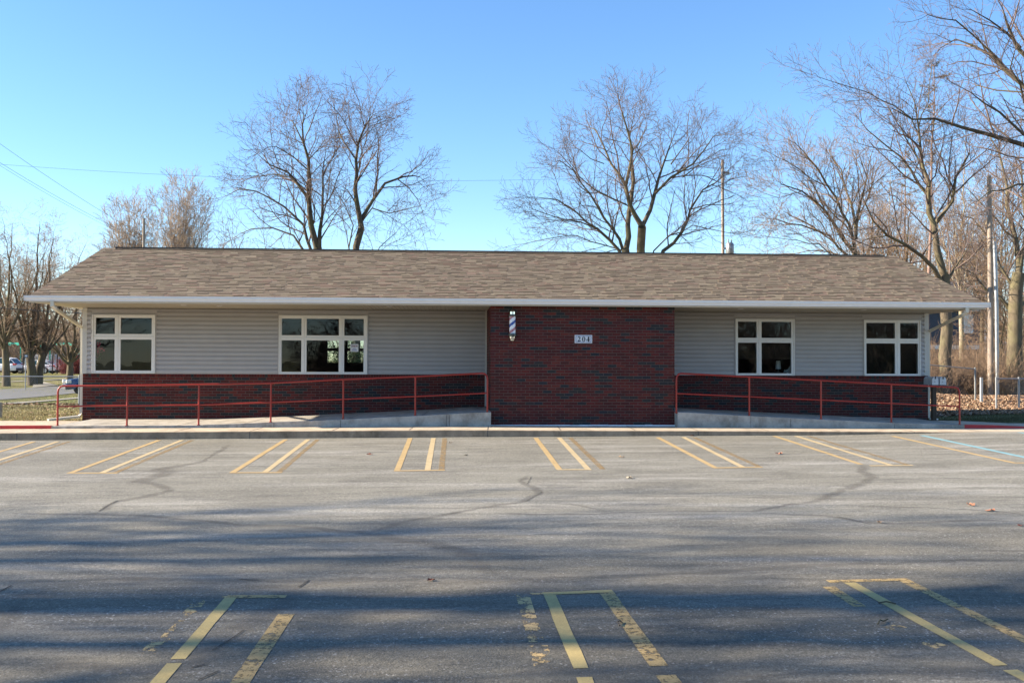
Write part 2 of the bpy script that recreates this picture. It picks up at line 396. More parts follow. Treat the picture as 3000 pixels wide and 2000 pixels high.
for i, x in enumerate([-10.6, -9.1, -7.5, -5.85, -4.25, -2.5, -.85, .85, 2.45, 4.1, 5.5, 7.1, 8.7, 10.4, 12.0]):
    z = float(ktop(x)) + .004
    mb.quad((x - .008, YK + .02, z), (x + .008, YK + .02, z), (x + .09, 23.2, z + .003), (x + .075, 23.2, z + .003))
    if i % 3 == 1:
        zf = float(lot(x, YK)); mb.quad((x - .008, YK - .008, zf), (x + .008, YK - .008, zf), (x + .008, YK - .006, z - .01), (x - .008, YK - .006, z - .01))
mb.build('sidewalk_joint', M['joint'], kind='structure')
# white chipped patch on the kerb
# ---------------------------------------------------------------- ramps
YR = 22.9; YW = 25.4; YP = 23.25
rl = [(-34, .165), (-9.4, .172), (-7.2, .168), (-5.7, .178), (-4.02, .245), (-2.39, .318), (-.76, .395), (.6, .475), (1.0, .478)]
rr = [(5.30, .478), (5.6, .472), (7.03, .395), (8.74, .315), (10.44, .235), (12.14, .185), (13, .17), (14.2, .112), (34, .105)]
def rz(t, x): return float(np.interp(x, [a for a, b in t], [b for a, b in t]))
def ramp_obj(name, t, a, b, yb0=YW + .02, y0=YR, mat=None):
    mb = MB(); xs = sorted(set([a, b] + [x for x, _ in t if a < x < b] + list(np.linspace(a, b, 14))))
    for p, q in zip(xs[:-1], xs[1:]):
        zp, zq = rz(t, p), rz(t, q)
        mb.quad((p, y0, zp - .006), (q, y0, zq - .006), (q, y0 + .02, zq), (p, y0 + .02, zp))
        mb.quad((p, y0 + .02, zp), (q, y0 + .02, zq), (q, yb0, zq + .01), (p, yb0, zp + .01))
        mb.quad((p, y0, 0), (q, y0, 0), (q, y0, zq - .006), (p, y0, zp - .006))
    for x in (a, b): mb.quad((x, y0, 0), (x, yb0, 0), (x, yb0, rz(t, x) + .01), (x, y0, rz(t, x) - .006))
    o = mb.build(name, mat or M['ramp'], kind='structure'); return o
ramp_obj('concrete_ramp', rl, -8.83, YP * 0 + .975)
ramp_obj('concrete_ramp', rr, 5.325, 12.17)
ramp_obj('concrete_walkway', rl, -34, -8.835, 24.6, mat=M['walk'])
ramp_obj('concrete_walkway', rr, 12.175, 34, 24.5, mat=M['walk'])
mb = MB()
for x in (-10.9, -8.0, -6.1, -4.6, -2.3, -.6): z = rz(rl, x); mb.quad((x - .007, YR, z + .005), (x + .007, YR, z + .005), (x + .16, 25.3, z + .017), (x + .145, 25.3, z + .017))
for x in (-7.2, -3.95, -2.45, -.05, .02): z = rz(rl, x); mb.quad((x - .006, YR - .003, .1), (x + .006, YR - .003, .1), (x + .006, YR - .003, z - .02), (x - .006, YR - .003, z - .02))
for x in (7.05, 8.0, 10.5): z = rz(rr, x); mb.quad((x - .005, YR - .003, .1), (x + .005, YR - .003, .1), (x + .005, YR - .003, z - .02), (x - .005, YR - .003, z - .02))
mb.build('ramp_joint', M['joint'], kind='structure')
mb = MB(); mb.box(-20, -8.86, YR - .012, YR + .05, .075, .178); mb.build('red_kerb', M['redpaint'], kind='structure')
mb = MB()
for a, b in ((12.2, 12.9), (12.9, 13.4), (13.4, 14.0), (14.0, 14.6)):
    za, zb = rz(rr, a) + .006, rz(rr, b) + .006
    mb.quad((a, YR - .012, .05), (b, YR - .012, .05), (b, YR - .012, zb), (a, YR - .012, za)); mb.quad((a, YR - .012, za), (b, YR - .012, zb), (b, YR + .05, zb), (a, YR + .05, za))
mb.build('red_kerb', M['redpaint'], kind='structure')
# ragged mortar bead / dusting at foot of the entrance wall
mb = MB(); r2 = random.Random(3); x = .98
while x < 5.3:
    L = r2.uniform(.1, .5); zz = .155 + r2.uniform(0, .008)
    mb.box(x, x + L, YP - r2.uniform(.02, .07), YP + .01, .12, zz + .01); x += L
mb.build('caulk_bead', simple('white_caulk', (.75, .76, .78), .7, var=.2, scale=20), kind='structure')

# ---------------------------------------------------------------- parking markings (photo pixels on the lot plane)
def line_strip(pts, wid, mat, name, lift=.004, wz=None, jag=0, kind='structure', soft=False):
    P = [atL(*p) for p in pts]; mb = MB(); Q = []
    for a, b in zip(P[:-1], P[1:]):
        n = max(1, int(np.linalg.norm(b - a) / (.14 if soft else .35))); Q += [a + (b - a) * i / n for i in range(n)]
    Q.append(P[-1]); L = []; rj = random.Random(len(pts) * 31 + int(pts[0][0])); wob = 0; wv = 1
    if soft:                                   # wandering hand-poured line
        q2 = [Q[0]]
        for i in range(1, len(Q) - 1): q2.append((Q[i - 1] + Q[i] * 2 + Q[i + 1]) / 4)
        Q = q2 + [Q[-1]]
    for i, p in enumerate(Q):
        d = Q[min(i + 1, len(Q) - 1)] - Q[max(i - 1, 0)]; nn = np.array([-d[1], d[0]]); nn = nn / (np.linalg.norm(nn) + 1e-9)
        ww = (wid if not hasattr(wid, '__len__') else np.interp(i / (len(Q) - 1), np.linspace(0, 1, len(wid)), wid)) * .5
        if soft: wob = wob * .8 + rj.gauss(0, .018); wv = 1 + (wv - 1) * .7 + rj.gauss(0, .16); ww *= max(.5, wv) * 1.25
        a, b = p[:2] + nn * (wob + ww * (1 + rj.uniform(-jag, jag))), p[:2] + nn * (wob - ww * (1 + rj.uniform(-jag, jag)))
        L.append((a, p[:2] + nn * wob, b))
    g = lambda q: (q[0], q[1], float(lot(q[0], q[1])) + lift)
    if not soft:
        for (a, m, b), (c, n_, d) in zip(L[:-1], L[1:]): mb.quad(g(a), g(b), g(d), g(c))
        return mb.build(name, M[mat], kind=kind)
    V = []; Fq = []; cc = []
    for i, (a, m, b) in enumerate(L): V += [g(a), g(m), g(b)]; e = min(1, i / 3, (len(L) - 1 - i) / 3); cc += [0, e, 0]
    for i in range(len(L) - 1): k = i * 3; Fq += [(k, k + 1, k + 4, k + 3), (k + 1, k + 2, k + 5, k + 4)]
    me = bpy.data.meshes.new(name); me.from_pydata(V, [], Fq); me.materials.append(M[mat]); at = me.color_attributes.new('Col', 'FLOAT_COLOR', 'POINT')
    for i, c in enumerate(cc): at.data[i].color = (c, c, c, 1)
    o = bpy.data.objects.new(name, me); COL.objects.link(o); o['kind'] = kind; return o
LN = 'parking_line'
T = .10
far = [
 [((100, 1293.5), (-60, 1340), 'yel'), ((170, 1293), (-120, 1385), 'yel_pale'), ((203, 1293), (-80, 1385), 'yel_worn')],
 [((466, 1289), (206, 1385), 'yel'), ((533, 1289), (297, 1385), 'yel_pale'), ((563, 1289), (336, 1385), 'yel_worn')],
 [((837, 1287), (681, 1384), 'yel'), ((903, 1287), (776, 1383), 'yel_pale'), ((931, 1287), (816, 1384), 'yel_worn')],
 [((1202, 1283), (1163, 1379), 'yel'), ((1270, 1283), (1252, 1378), 'yel_pale'), ((1303, 1283), (1293, 1377), 'yel_worn')],
 [((1569, 1282), (1639, 1375), 'yel'), ((1638, 1282), (1724, 1375), 'yel_pale'), ((1671, 1282), (1766, 1374), 'yel_worn')],
 [((1927, 1281), (2096, 1370), 'yel'), ((2002, 1280), (2178, 1369), 'yel_pale'), ((2034, 1281), (2227, 1368), 'yel_worn')],
 [((2269, 1277), (2523, 1360), 'yel'), ((2332, 1277), (2612, 1363), 'yel_pale'), ((2368, 1277), (2665, 1363), 'yel_worn')],
 [((2615, 1277), (2973, 1356), 'yel')]]
for g in far:
    for a, b, m in g: line_strip([a, b], T, m, LN, .0034 if m != 'yel_worn' else .0026, jag=.06)
for a, b, m in [((197, 1385.5), (345, 1385.5), 'yel'), ((674, 1384.5), (826, 1384), 'yel'), ((1154, 1379), (1304, 1377), 'yel'), ((1632, 1375.5), (1733, 1375.3), 'yel_pale'), ((2090, 1370.3), (2233, 1368), 'yel'), ((2548, 1364), (2675, 1362.8), 'yel_pale'), ((2966, 1356), (3100, 1355), 'yel')]:
    line_strip([a, b], .1, m, LN, .0044)
line_strip([(2700, 1275), (3010, 1341)], .12, 'cyan', LN, .0034)
line_strip([(2984, 1266), (3040, 1274)], .12, 'cyan', LN, .0034)
for pts, m, wd, lf in [
    ([(678, 1747), (522, 1930)], 'yel_near', .105, .006), ([(512, 1942), (440, 2025)], 'yel_near', .105, .006),
    ([(838, 1798), (690, 2020)], 'yel_near2', .13, .006), ([(592, 1752), (555, 1795)], 'yel_rag', .11, .005), ([(475, 1870), (430, 1915)], 'yel_rag', .12, .005), ([(555, 1795), (475, 1870)], 'yel_rag', .05, .005), ([(345, 1978), (372, 1976)], 'yel_rag', .1, .005),
    ([(664, 1747.5), (838, 1747.5)], 'yel_near2', .09, .008), ([(574, 1748), (664, 1748)], 'yel_rag', .05, .008),
    ([(1610, 1742), (1702, 1957)], 'yel_near', .105, .006), ([(1712, 1983), (1725, 2020)], 'yel_near', .105, .006),
    ([(1778, 1735), (1930, 1950)], 'yel_near2', .125, .006), ([(1950, 1977), (1985, 2020)], 'yel_near2', .14, .006),
    ([(1531, 1742), (1572, 1880)], 'yel_rag', .12, .005), ([(1575, 1890), (1598, 1960)], 'yel_rag', .14, .005),
    ([(1590, 1739), (1795, 1731)], 'yel_near', .085, .008), ([(1510, 1739), (1590, 1739)], 'yel_rag', .05, .008),
    ([(2489, 1706), (2932, 1949)], 'yel_near', .105, .006), ([(2960, 1962), (3060, 2014)], 'yel_near', .105, .006),
    ([(2645, 1697), (3020, 1882)], 'yel_near2', .11, .006), ([(2428, 1718), (2518, 1776)], 'yel_near2', .11, .005),
    ([(2425, 1703), (2662, 1697)], 'yel_near2', .085, .008), ([(2605, 1832), (2640, 1842)], 'yel_rag', .16, .005), ([(2680, 1868), (2760, 1895)], 'yel_rag', .13, .005)]:
    line_strip(pts, wd, m, LN, {.006: .0034, .008: .0044, .005: .0026}[lf], jag=.08)
SE = 'crack_seal'
for pts, wd in [
    ([(0, 1503), (250, 1506), (410, 1508), (550, 1521), (700, 1537), (850, 1541), (1000, 1557), (1081, 1561), (1182, 1580), (1354, 1616), (1416, 1661), (1478, 1692)], [.16, .14, .12, .14, .16, .3, .38, .3]),
    ([(1081, 1561), (1167, 1530), (1335, 1500), (1530, 1470), (1588, 1443), (1560, 1425), (1535, 1412), (1555, 1390)], .14),
    ([(-20, 1702), (480, 1697), (900, 1702), (1478, 1696), (1800, 1685), (2000, 1677), (2300, 1656), (2700, 1647), (3020, 1638)], .17),
    ([(1410, 1505), (1700, 1502), (2000, 1497), (2200, 1497), (2400, 1467), (2490, 1430), (2560, 1396), (2535, 1385), (2532, 1360)], [.08, .1, .12, .2, .25, .3, .2]),
    ([(2200, 1500), (2450, 1515), (2560, 1536), (2750, 1530), (2900, 1522), (3020, 1526)], .14),
    ([(270, 1505), (320, 1475), (430, 1450), (500, 1440), (450, 1415), (410, 1410), (490, 1385), (480, 1372), (600, 1352), (640, 1320), (670, 1300)], [.1, .2, .12, .3, .32, .2, .15, .1, .15]),
    ([(-20, 1966), (200, 1952), (380, 1968), (560, 1950), (700, 1850), (850, 1760), (900, 1710), (930, 1690)], [.22, .2, .22, .35, .3, .25, .15]),
    ([(1350, 2000), (1500, 1972), (1700, 1966), (2000, 1958), (2200, 1985), (2600, 1965), (3020, 1950)], [.14, .17, .14, .1, .17, .14]),
    ([(2200, 1348 + 125), (2800, 1490), (2980, 1500), (3020, 1520)], .08),
    ([(1560, 1470), (1700, 1480), (1790, 1500)], .08),
    ([(1, 1868), (70, 1750)], .12)]:
    line_strip(pts, wd, 'seal', SE, .0016, jag=.1, soft=True)
for pts, wd in [(q_, w_ * .5) for q_, w_ in [([(290, 1497), (320, 1477), (345, 1466)], .03), ([(620, 1905), (668, 1878), (715, 1845)], .02), ([(875, 1720), (905, 1700)], .03), ([(560, 1955), (600, 1946)], .03), ([(0, 1733), (35, 1715)], .03), ([(700, 1696), (760, 1701)], .03),
                ([(1545, 1417), (1556, 1397)], .02), ([(1540, 1469), (1590, 1440)], .018), ([(1320, 1504), (1345, 1500)], .02), ([(1569, 1326), (1790, 1326), (2100, 1325), (2290, 1320), (2480, 1330)], .02), ([(2450, 1512), (2550, 1536)], .02), ([(400, 1390 - 3), (470, 1372)], .02), ([(580, 1993), (640, 1965)], .02)]]:
    line_strip(pts, wd, 'crack', 'asphalt_crack', .0058, jag=.5)

# ---------------------------------------------------------------- THE BUILDING
XL, XR = -9.08, 12.55
YB = 31.9
ZB, ZT = 1.305, 2.945
B = thing('barber_shop', 'long low barber shop with red brick base, grey siding and brown shingle roof', 'building', (1.7, 25.4, .1))
REDS = [(.080, .011, .009), (.096, .014, .011), (.066, .010, .009), (.108, .018, .012), (.076, .010, .010), (.058, .012, .010)]
DARK = [(.019, .020, .022), (.025, .024, .023), (.016, .019, .024), (.027, .022, .021)]
def bricks(mb, u0, u1, z0, z1, axis, plane, out, seed, dark=.2, half=0):
    """stretcher bond on a wall plane. axis 'x': wall runs along x at y=plane, bricks stand out toward `out` (sign)"""
    rb = random.Random(seed); BW, BH, g = .2045, .0677, .0105; k = 0; z = z0; run = 0
    while z + BH <= z1 + .012:
        u = u0 - (BW / 2 if (k + half) % 2 else 0)
        while u < u1 - .01:
            a, b = max(u, u0) + (g / 2 if u > u0 else 0), min(u + BW, u1) - (g / 2 if u + BW < u1 else 0)
            if b - a > .02:
                if run > 0: isd = rb.random() < .45; run -= 1
                else: isd = rb.random() < dark; run = 1 if isd else 0
                c = rb.choice(DARK if isd else REDS); s = rb.uniform(.85, 1.15); c = tuple(v * s for v in c)
                p = .006 + rb.uniform(-.0012, .0012)
                if axis == 'x': mb.box(a, b, plane + out * p, plane - out * .02, z + g / 2, z + BH - g / 2, c, skip='k' if out < 0 else 'f')
                else: mb.box(plane + out * p, plane - out * .02, a, b, z + g / 2, z + BH - g / 2, c)
            u += BW
        z += BH; k += 1
# base brick wall
mb = MB()
Z0 = .105 - .0677 * 1
zc = ZB - .085
rows = int((zc - .03) / .0677); Z0 = zc - rows * .0677
bricks(mb, XL, XR, Z0, zc, 'x', YW, -1, 5, .2)
bricks(mb, YW + .02, YB, Z0, zc, 'y', XL, -1, 6); bricks(mb, YW + .02, YB, Z0, zc, 'y', XR, 1, 7)
x = XL; rb = random.Random(8)
while x < XR - .02:                        # rowlock course on top
    c = rb.choice(REDS if rb.random() > .08 else DARK); mb.box(x + .004, min(x + .0677, XR) - .004, YW - .016, YW + .02, zc + .004, ZB, c); x += .0677
for sx in (XL, XR):
    y = YW + .03; sgn = -1 if sx == XL else 1
    while y < YB: c = rb.choice(REDS); mb.box(sx + sgn * .016, sx - sgn * .02, y, y + .058, zc + .004, ZB, c); y += .0677
base = mb.build('brick_wall', M['brick'], B)
mb = MB(); mb.box(XL + .001, XR - .001, YW, YW + .22, -.2, ZB - .004); mb.box(XL, XL + .2, YW + .221, YB, -.2, ZB - .004); mb.box(XR - .2, XR, YW + .221, YB, -.2, ZB - .004); mb.box(XL + .201, XR - .201, YB - .2, YB, -.2, ZB - .004)
mb.build('mortar', M['mortar'], base)
# entrance block
XA, XBk = .975, 5.325
mb = MB(); rows = int((2.95 - .1) / .0677); z0 = 2.935 - rows * .0677
bricks(mb, XA, XBk, z0, 2.94, 'x', YP, -1, 21, .13)
bricks(mb, YP + .02, YW - .02, z0, 2.94, 'y', XA, -1, 22, .15, 1); bricks(mb, YP + .02, YW - .02, z0, 2.94, 'y', XBk, 1, 23, .15, 1)
pj = mb.build('entrance_wall', M['brick'], B)
mb = MB(); mb.box(XA + .001, XBk - .001, YP, YW - .001, -.1, 2.942); mb.build('mortar', M['mortar'], pj)

# windows ------------------------------------------------------
def rect(x0, x1, y0, y1, Y=25.40):
    return (px2x(x0, Y, (y0 + y1) / 2), px2x(x1, Y, (y0 + y1) / 2), px2z((x0 + x1) / 2, y1, Y), px2z((x0 + x1) / 2, y0, Y))
W = [((272, 456, 922, 1093), [(282, 338), (355, 446)], [(930.6, 978), (994, 1085)]),
     ((818, 1077, 924, 1096), [(826, 884), (899, 993.5), (1009, 1066)], [(933, 982), (996.5, 1089)]),
     ((2153, 2326, 934, 1101), [(2160.5, 2215.5), (2229.5, 2317)], [(942, 989.5), (1003.5, 1093)]),
     ((2529.5, 2695, 937.5, 1101.5), [(2536, 2620.5), (2635, 2687.5)], [(945.5, 991.5), (1005.5, 1094.5)])]
outs = []
for wi, (ou, cols_, rows_) in enumerate(W):
    X0, X1, Za, Zb = rect(*ou); Za = max(Za, ZB + .002); outs.append((X0, X1, Za, Zb))
    panes = []
    for a, b in cols_:
        for c, d in rows_: panes.append(rect(a, b, c, d))
    Yf = YW - .045
    # outer frame plate with holes
    mb = MB()
    xs = sorted(set([X0, X1])); cols2 = [(p[0], p[1]) for p in panes[::len(rows_)]]; rows2 = [(panes[i][2], panes[i][3]) for i in range(len(rows_))][::-1]
    rows2 = sorted(rows2)
    xe = [X0] + [(cols2[i][1] + cols2[i + 1][0]) / 2 for i in range(len(cols2) - 1)] + [X1]
    ze = [Za] + [(rows2[i][1] + rows2[i + 1][0]) / 2 for i in range(len(rows2) - 1)] + [Zb]
    for x in [X0, X1]:
        s = 1 if x == X0 else -1; mb.box(x, x + s * .022, Yf - .018, YW + .1, Za, Zb)
    for z in (Za, Zb):
        s = 1 if z == Za else -1; mb.box(X0 + .022, X1 - .022, Yf - .011, YW + .1, min(z, z + s * .02), max(z, z + s * .02))
    zm = ze[1]; mb.box(X0 + .022, X1 - .022, Yf - .006, YW + .06, zm - .011, zm + .011)
    for xm in xe[1:-1]:
        mb.box(xm - .012, xm + .012, Yf - .003, YW + .06, Za + .02, zm - .0115); mb.box(xm - .012, xm + .012, Yf - .003, YW + .06, zm + .0115, Zb - .02)
    win = mb.build('window', M['frame'], B)
    for (px0, px1), (cx0, cx1) in zip(cols2, zip(xe[:-1], xe[1:])):
        for (pz0, pz1), (cz0, cz1) in zip(rows2, zip(ze[:-1], ze[1:])):
            a0 = cx0 + (.024 if cx0 == X0 else .014); a1 = cx1 - (.024 if cx1 == X1 else .014)
            b0 = cz0 + (.022 if cz0 == Za else .0135); b1 = cz1 - (.022 if cz1 == Zb else .0135)
            mb = MB()
            mb.box(a0, px0, Yf + .004, YW + .05, b0, b1); mb.box(px1, a1, Yf + .004, YW + .05, b0, b1)
            mb.box(px0, px1, Yf + .004, YW + .05, b0, pz0); mb.box(px0, px1, Yf + .004, YW + .05, pz1, b1)
            mb.build('sash', M['frame'], win)
            mb = MB(); mb.box(px0 - .004, px1 + .004, Yf + .034, Yf + .036, pz0 - .004, pz1 + .004, skip='tblrk'); mb.build('pane', M['glass'], win)
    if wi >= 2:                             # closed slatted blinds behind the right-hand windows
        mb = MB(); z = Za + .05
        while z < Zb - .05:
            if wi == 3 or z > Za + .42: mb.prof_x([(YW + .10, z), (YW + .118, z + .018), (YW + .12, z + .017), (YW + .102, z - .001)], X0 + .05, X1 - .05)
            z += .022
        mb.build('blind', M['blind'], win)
    # j-channel
    mb = MB(); mb.box(X0 - .03, X0 - .002, YW - .03, YW + .01, Za, Zb + .03); mb.box(X1 + .002, X1 + .03, YW - .03, YW + .01, Za, Zb + .03); mb.box(X0 - .002, X1 + .002, YW - .03, YW + .01, Zb + .002, Zb + .03)
    mb.build('channel', M['siding'], win)
# siding ------------------------------------------------------
mb = MB(); bk = MB(); CH = .1105; z = ZB + .03
segs_lo = [XL + .1]
for o_ in outs: segs_lo += [o_[0] - .032, o_[1] + .032]
segs_lo.append(XR - .1)
mb.box(XL + .02, XR - .02, YW - .018, YW - .001, ZB + .003, ZB + .028)
def course(x0, x1, z, z1):
    x0c, x1c = x0, x1
    h = z1 - z
    P = [(YW - .001, z + .004), (YW - .034, z), (YW - .036, z + .006), (YW - .031, z + h * .5), (YW - .016, z + h * .74), (YW - .004, z + h * .99), (YW - .001, z + h * .99)]
    mb.prof_x(P, x0c, x1c, close=False)
while z < ZT - .02:
    z1 = min(z + CH, ZT)
    zb_win = outs[0][3] + .032
    if z >= zb_win - .01: ivs = [(XL + .1, XR - .1)]
    else: ivs = [(segs_lo[i], segs_lo[i + 1]) for i in range(0, len(segs_lo), 2)]
    for a, b in ivs:
        if a < XA < b: course(a, XA - .055, z, z1); course(XBk + .05, b, z, z1)
        elif not (a > XA and b < XBk): course(a, b, z, z1)
    if z < zb_win - .01 < z1:               # piece above each window
        for o_ in outs: mb.box(o_[0] - .032, o_[1] + .032, YW - .022, YW - .001, o_[3] + .032, z1 - .001)
    z = z1
rq = random.Random(77)
for k in range(26):
    xq = rq.uniform(XL + .5, XR - .5); zq_ = ZB + .03 + CH * rq.randrange(0, 14)
    if any(o_[0] - .2 < xq < o_[1] + .2 for o_ in outs) or XA - .2 < xq < XBk + .2: continue
    mb.box(xq, xq + .004, YW - .0375, YW - .02, zq_ + .006, zq_ + CH * .52)
sd = mb.build('siding', M['siding'], B)
for a, b in [(segs_lo[i], segs_lo[i + 1]) for i in range(0, len(segs_lo), 2)]: bk.box(a, b, YW, YW + .14, ZB, ZT)
for o_ in outs: bk.box(o_[0] - .0319, o_[1] + .0319, YW + .001, YW + .14, o_[3] + .002, ZT)
bk.box(XL, XL + .1, YW + .01, YB, ZB, ZT); bk.box(XR - .1, XR, YW + .01, YB, ZB, ZT)
bk.build('wall_core', M['siding'], B)
mb = MB()
for x, s in ((XL, 1), (XR, -1)):
    mb.box(x - s * .012, x + s * .10, YW - .035, YW, ZB + .003, ZT); mb.box(x - s * .012, x - s * .001, YW + .001, YW + .1, ZB + .003, ZT); mb.cut()
mb.box(XA - .055, XA - .008, YW - .03, YW, .5, ZT); mb.build_split('corner_board', M['trim'], B)
# gable walls
ZE, YE, YRD, ZR = 3.075, 23.0, 27.8, 4.70
YE2 = 2 * YRD - YE
sl_ = (ZR - ZE) / (YRD - YE)
for x in (XL, XR):
    mb = MB(); zs = lambda y: ZE + sl_ * (min(y, 2 * YRD - y) - YE) - .12
    mb.poly([(x, YW, ZT), (x, YB, ZT), (x, YB, zs(YB)), (x, YRD, zs(YRD)), (x, YW, zs(YW))]); mb.build('gable', M['siding'], B)
# rear wall with openings
def wall_open(mb, x0, x1, y0, y1, z0, z1, ops):
    ops = sorted(ops); x = x0
    for a, b, c, d in ops:
        mb.box(x, a, y0, y1, z0, z1); mb.box(a, b, y0, y1, z0, c); mb.box(a, b, y0, y1, d, z1); x = b
    mb.box(x, x1, y0, y1, z0, z1)
rops = []
for a, b, c, d in [(960, 993, 985, 1062), (1018, 1068, 985, 1062)]:
    rops.append((px2x(a, YB), px2x(b, YB), px2z(a, d, YB), px2z(a, c, YB)))
rops.append((px2x(369, YB), px2x(377, YB), 1.1, 2.5))
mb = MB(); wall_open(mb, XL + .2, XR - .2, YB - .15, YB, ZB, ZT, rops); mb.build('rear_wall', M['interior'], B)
mb = MB()
rws = []
for a, b, c, d in rops: mb = MB(); mb.box(a, b, YB - .10, YB - .098, c, d); rws.append(mb.build('rear_window', M['glass'], B))
mb = MB()
a, b, c, d = rops[1]; zq = px2z(1040, 1024, YB)
for (a, b, c, d), rw in zip(rops[:2], rws): mb = MB(); mb.box(a, b, YB - .13, YB - .08, zq - .05, zq + .05); mb.build('meeting_rail', M['dkframe'], rw)
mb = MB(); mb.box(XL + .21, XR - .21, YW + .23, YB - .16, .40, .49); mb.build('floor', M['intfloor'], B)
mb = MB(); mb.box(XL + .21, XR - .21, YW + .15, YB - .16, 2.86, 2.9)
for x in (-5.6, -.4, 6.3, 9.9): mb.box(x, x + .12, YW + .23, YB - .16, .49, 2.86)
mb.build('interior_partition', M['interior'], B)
# roof: deck, shingles, ridge, rakes
XE0, XE1 = -9.42, 12.77
roof = MB()
for s in (0, 1):
    y0 = YE if s == 0 else YE2
    roof.v += []; roof.quad((XE0, y0, ZE - .02), (XE1, y0, ZE - .02), (XE1, YRD, ZR - .02), (XE0, YRD, ZR - .02))
roof.quad((XE0, YE, ZE - .14), (XE1, YE, ZE - .14), (XE1, YRD, ZR - .14), (XE0, YRD, ZR - .14)); roof.quad((XE0, YE2, ZE - .14), (XE1, YE2, ZE - .14), (XE1, YRD, ZR - .14), (XE0, YRD, ZR - .14))
rf = roof.build('roof', M['shingle'], B)
mb = MB(); rs = random.Random(4); SC = [(0.186, 0.149, 0.107), (0.166, 0.132, 0.096), (0.202, 0.165, 0.116), (0.186, 0.132, 0.099), (0.157, 0.125, 0.093), (0.193, 0.155, 0.11), (0.177, 0.135, 0.099), (0.17, 0.137, 0.102)]
slen = math.hypot(YRD - YE, ZR - ZE); dy, dz = (YRD - YE) / slen, (ZR - ZE) / slen; EXP = .142; nrow = int(slen / EXP)
for r_ in range(nrow + 1):
    s0 = r_ * EXP - .015; s1 = min(s0 + EXP + .012, slen); x = XE0 - .015 - rs.uniform(0, .3); prev = None
    zone = None
    while x < XE1 + .012:
        L = rs.choice([.09, .13, .16, .2, .24, .3]); a, b = max(x, XE0 - .015), min(x + L, XE1 + .012)
        if b > a:
            thick = .009 if rs.random() < .5 else .016
            c = rs.choice(SC); k = rs.uniform(.86, 1.12) * (.93 if thick < .008 else 1.05); c = tuple(v * k for v in c)
            lo = (YE + dy * s0, ZE + dz * s0); hi = (YE + dy * s1, ZE + dz * s1); n_ = (-dz, dy)
            A = (a, lo[0] + n_[0] * thick, lo[1] + n_[1] * thick); Bq = (b, A[1], A[2]); Cq = (b, hi[0] + n_[0] * .001, hi[1] + n_[1] * .001); D = (a, Cq[1], Cq[2])
            mb.quad(A, Bq, Cq, D, c); lo_ = (YE + dy * s0 - n_[0] * .004, ZE + dz * s0 - n_[1] * .004)
            edge_shade = tuple(v * .3 for v in c); mb.quad((a, lo_[0], lo_[1]), (b, lo_[0], lo_[1]), Bq, A, edge_shade)  # front edges coloured darker to paint in each course's shadow line
            mb.quad(A, D, (a, hi[0], hi[1]), (a, lo_[0], lo_[1]), c); mb.quad((b, lo_[0], lo_[1]), (b, hi[0], hi[1]), Cq, Bq, c)
        x += L
mb.build('shingles', M['shingle'], rf)
# ridge: vent strip with cap shingles
mb = MB(); x = XE0 - .01
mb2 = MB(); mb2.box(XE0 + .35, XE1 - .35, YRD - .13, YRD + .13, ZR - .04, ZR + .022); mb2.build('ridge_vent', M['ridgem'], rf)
while x < XE1:
    c = rs.choice(SC); b = min(x + .15, XE1 + .012); h = .027 + rs.uniform(0, .004) - (.025 if (x < XE0 + .3 or x > XE1 - .45) else 0)
    mb.quad((x, YRD - .16, ZR - .052 + h), (b, YRD - .16, ZR - .056 + h), (b, YRD, ZR + .004 + h), (x, YRD, ZR + .008 + h), c)
    mb.quad((x, YRD, ZR + .008 + h), (b, YRD, ZR + .004 + h), (b, YRD + .16, ZR - .056 + h), (x, YRD + .16, ZR - .052 + h), c)
    mb.quad((x, YRD - .16, ZR - .064 + h), (b, YRD - .16, ZR - .064 + h), (b, YRD - .16, ZR - .056 + h), (x, YRD - .16, ZR - .052 + h), c); x += .14
mb.build('ridge_cap', M['shingle'], rf)
mb = MB()
for x, s in ((XE0, 1), (XE1, -1)):
    for ya, yb in ((YE + .02, YRD), (YE2 - .02, YRD)):
        za, zb_ = ZE - .022, ZR - .022
        mb.quad((x - s * .004, ya, za - .13), (x - s * .004, yb, zb_ - .13), (x - s * .004, yb, zb_), (x - s * .004, ya, za))
        mb.quad((x + s * .02, ya, za - .13), (x + s * .02, yb, zb_ - .13), (x + s * .02, yb, zb_), (x + s * .02, ya, za)); mb.quad((x - s * .004, ya, za - .13), (x - s * .004, yb, zb_ - .13), (x + s * .02, yb, zb_ - .13), (x + s * .02, ya, za - .13))
    mb.poly([(x - s * .005, YE + .02, 2.935), (x - s * .005, YE + .7, 2.935), (x - s * .005, YE + .7, ZE + .08), (x - s * .005, YE + .02, ZE - .04)]); mb.cut()
mb.build_split('rake_board', M['trim'], rf)
# fascia + soffit
mb = MB(); mb.box(XE0, XE1, YE - .02, YE + .012, 2.932, ZE - .03); mb.build('fascia', M['trim'], B)
mb = MB()
def sof(x0, x1, y0, y1, z):
    n = int((x1 - x0) / .1); w_ = (x1 - x0) / n
    for i in range(n):
        a = x0 + i * w_
        mb.quad((a, y0, z), (a + w_ * .78, y0, z), (a + w_ * .78, y1, z), (a, y1, z)); mb.quad((a + w_ * .78, y0, z), (a + w_ * .84, y0, z + .012), (a + w_ * .84, y1, z + .012), (a + w_ * .78, y1, z))
        mb.quad((a + w_ * .84, y0, z + .012), (a + w_ * .95, y0, z + .012), (a + w_ * .95, y1, z + .012), (a + w_ * .84, y1, z + .012)); mb.quad((a + w_ * .95, y0, z + .012), (a + w_, y0, z), (a + w_, y1, z), (a + w_ * .95, y1, z + .012))
sof(XE0, XE1, YE + .012, YW + .15, 2.947)
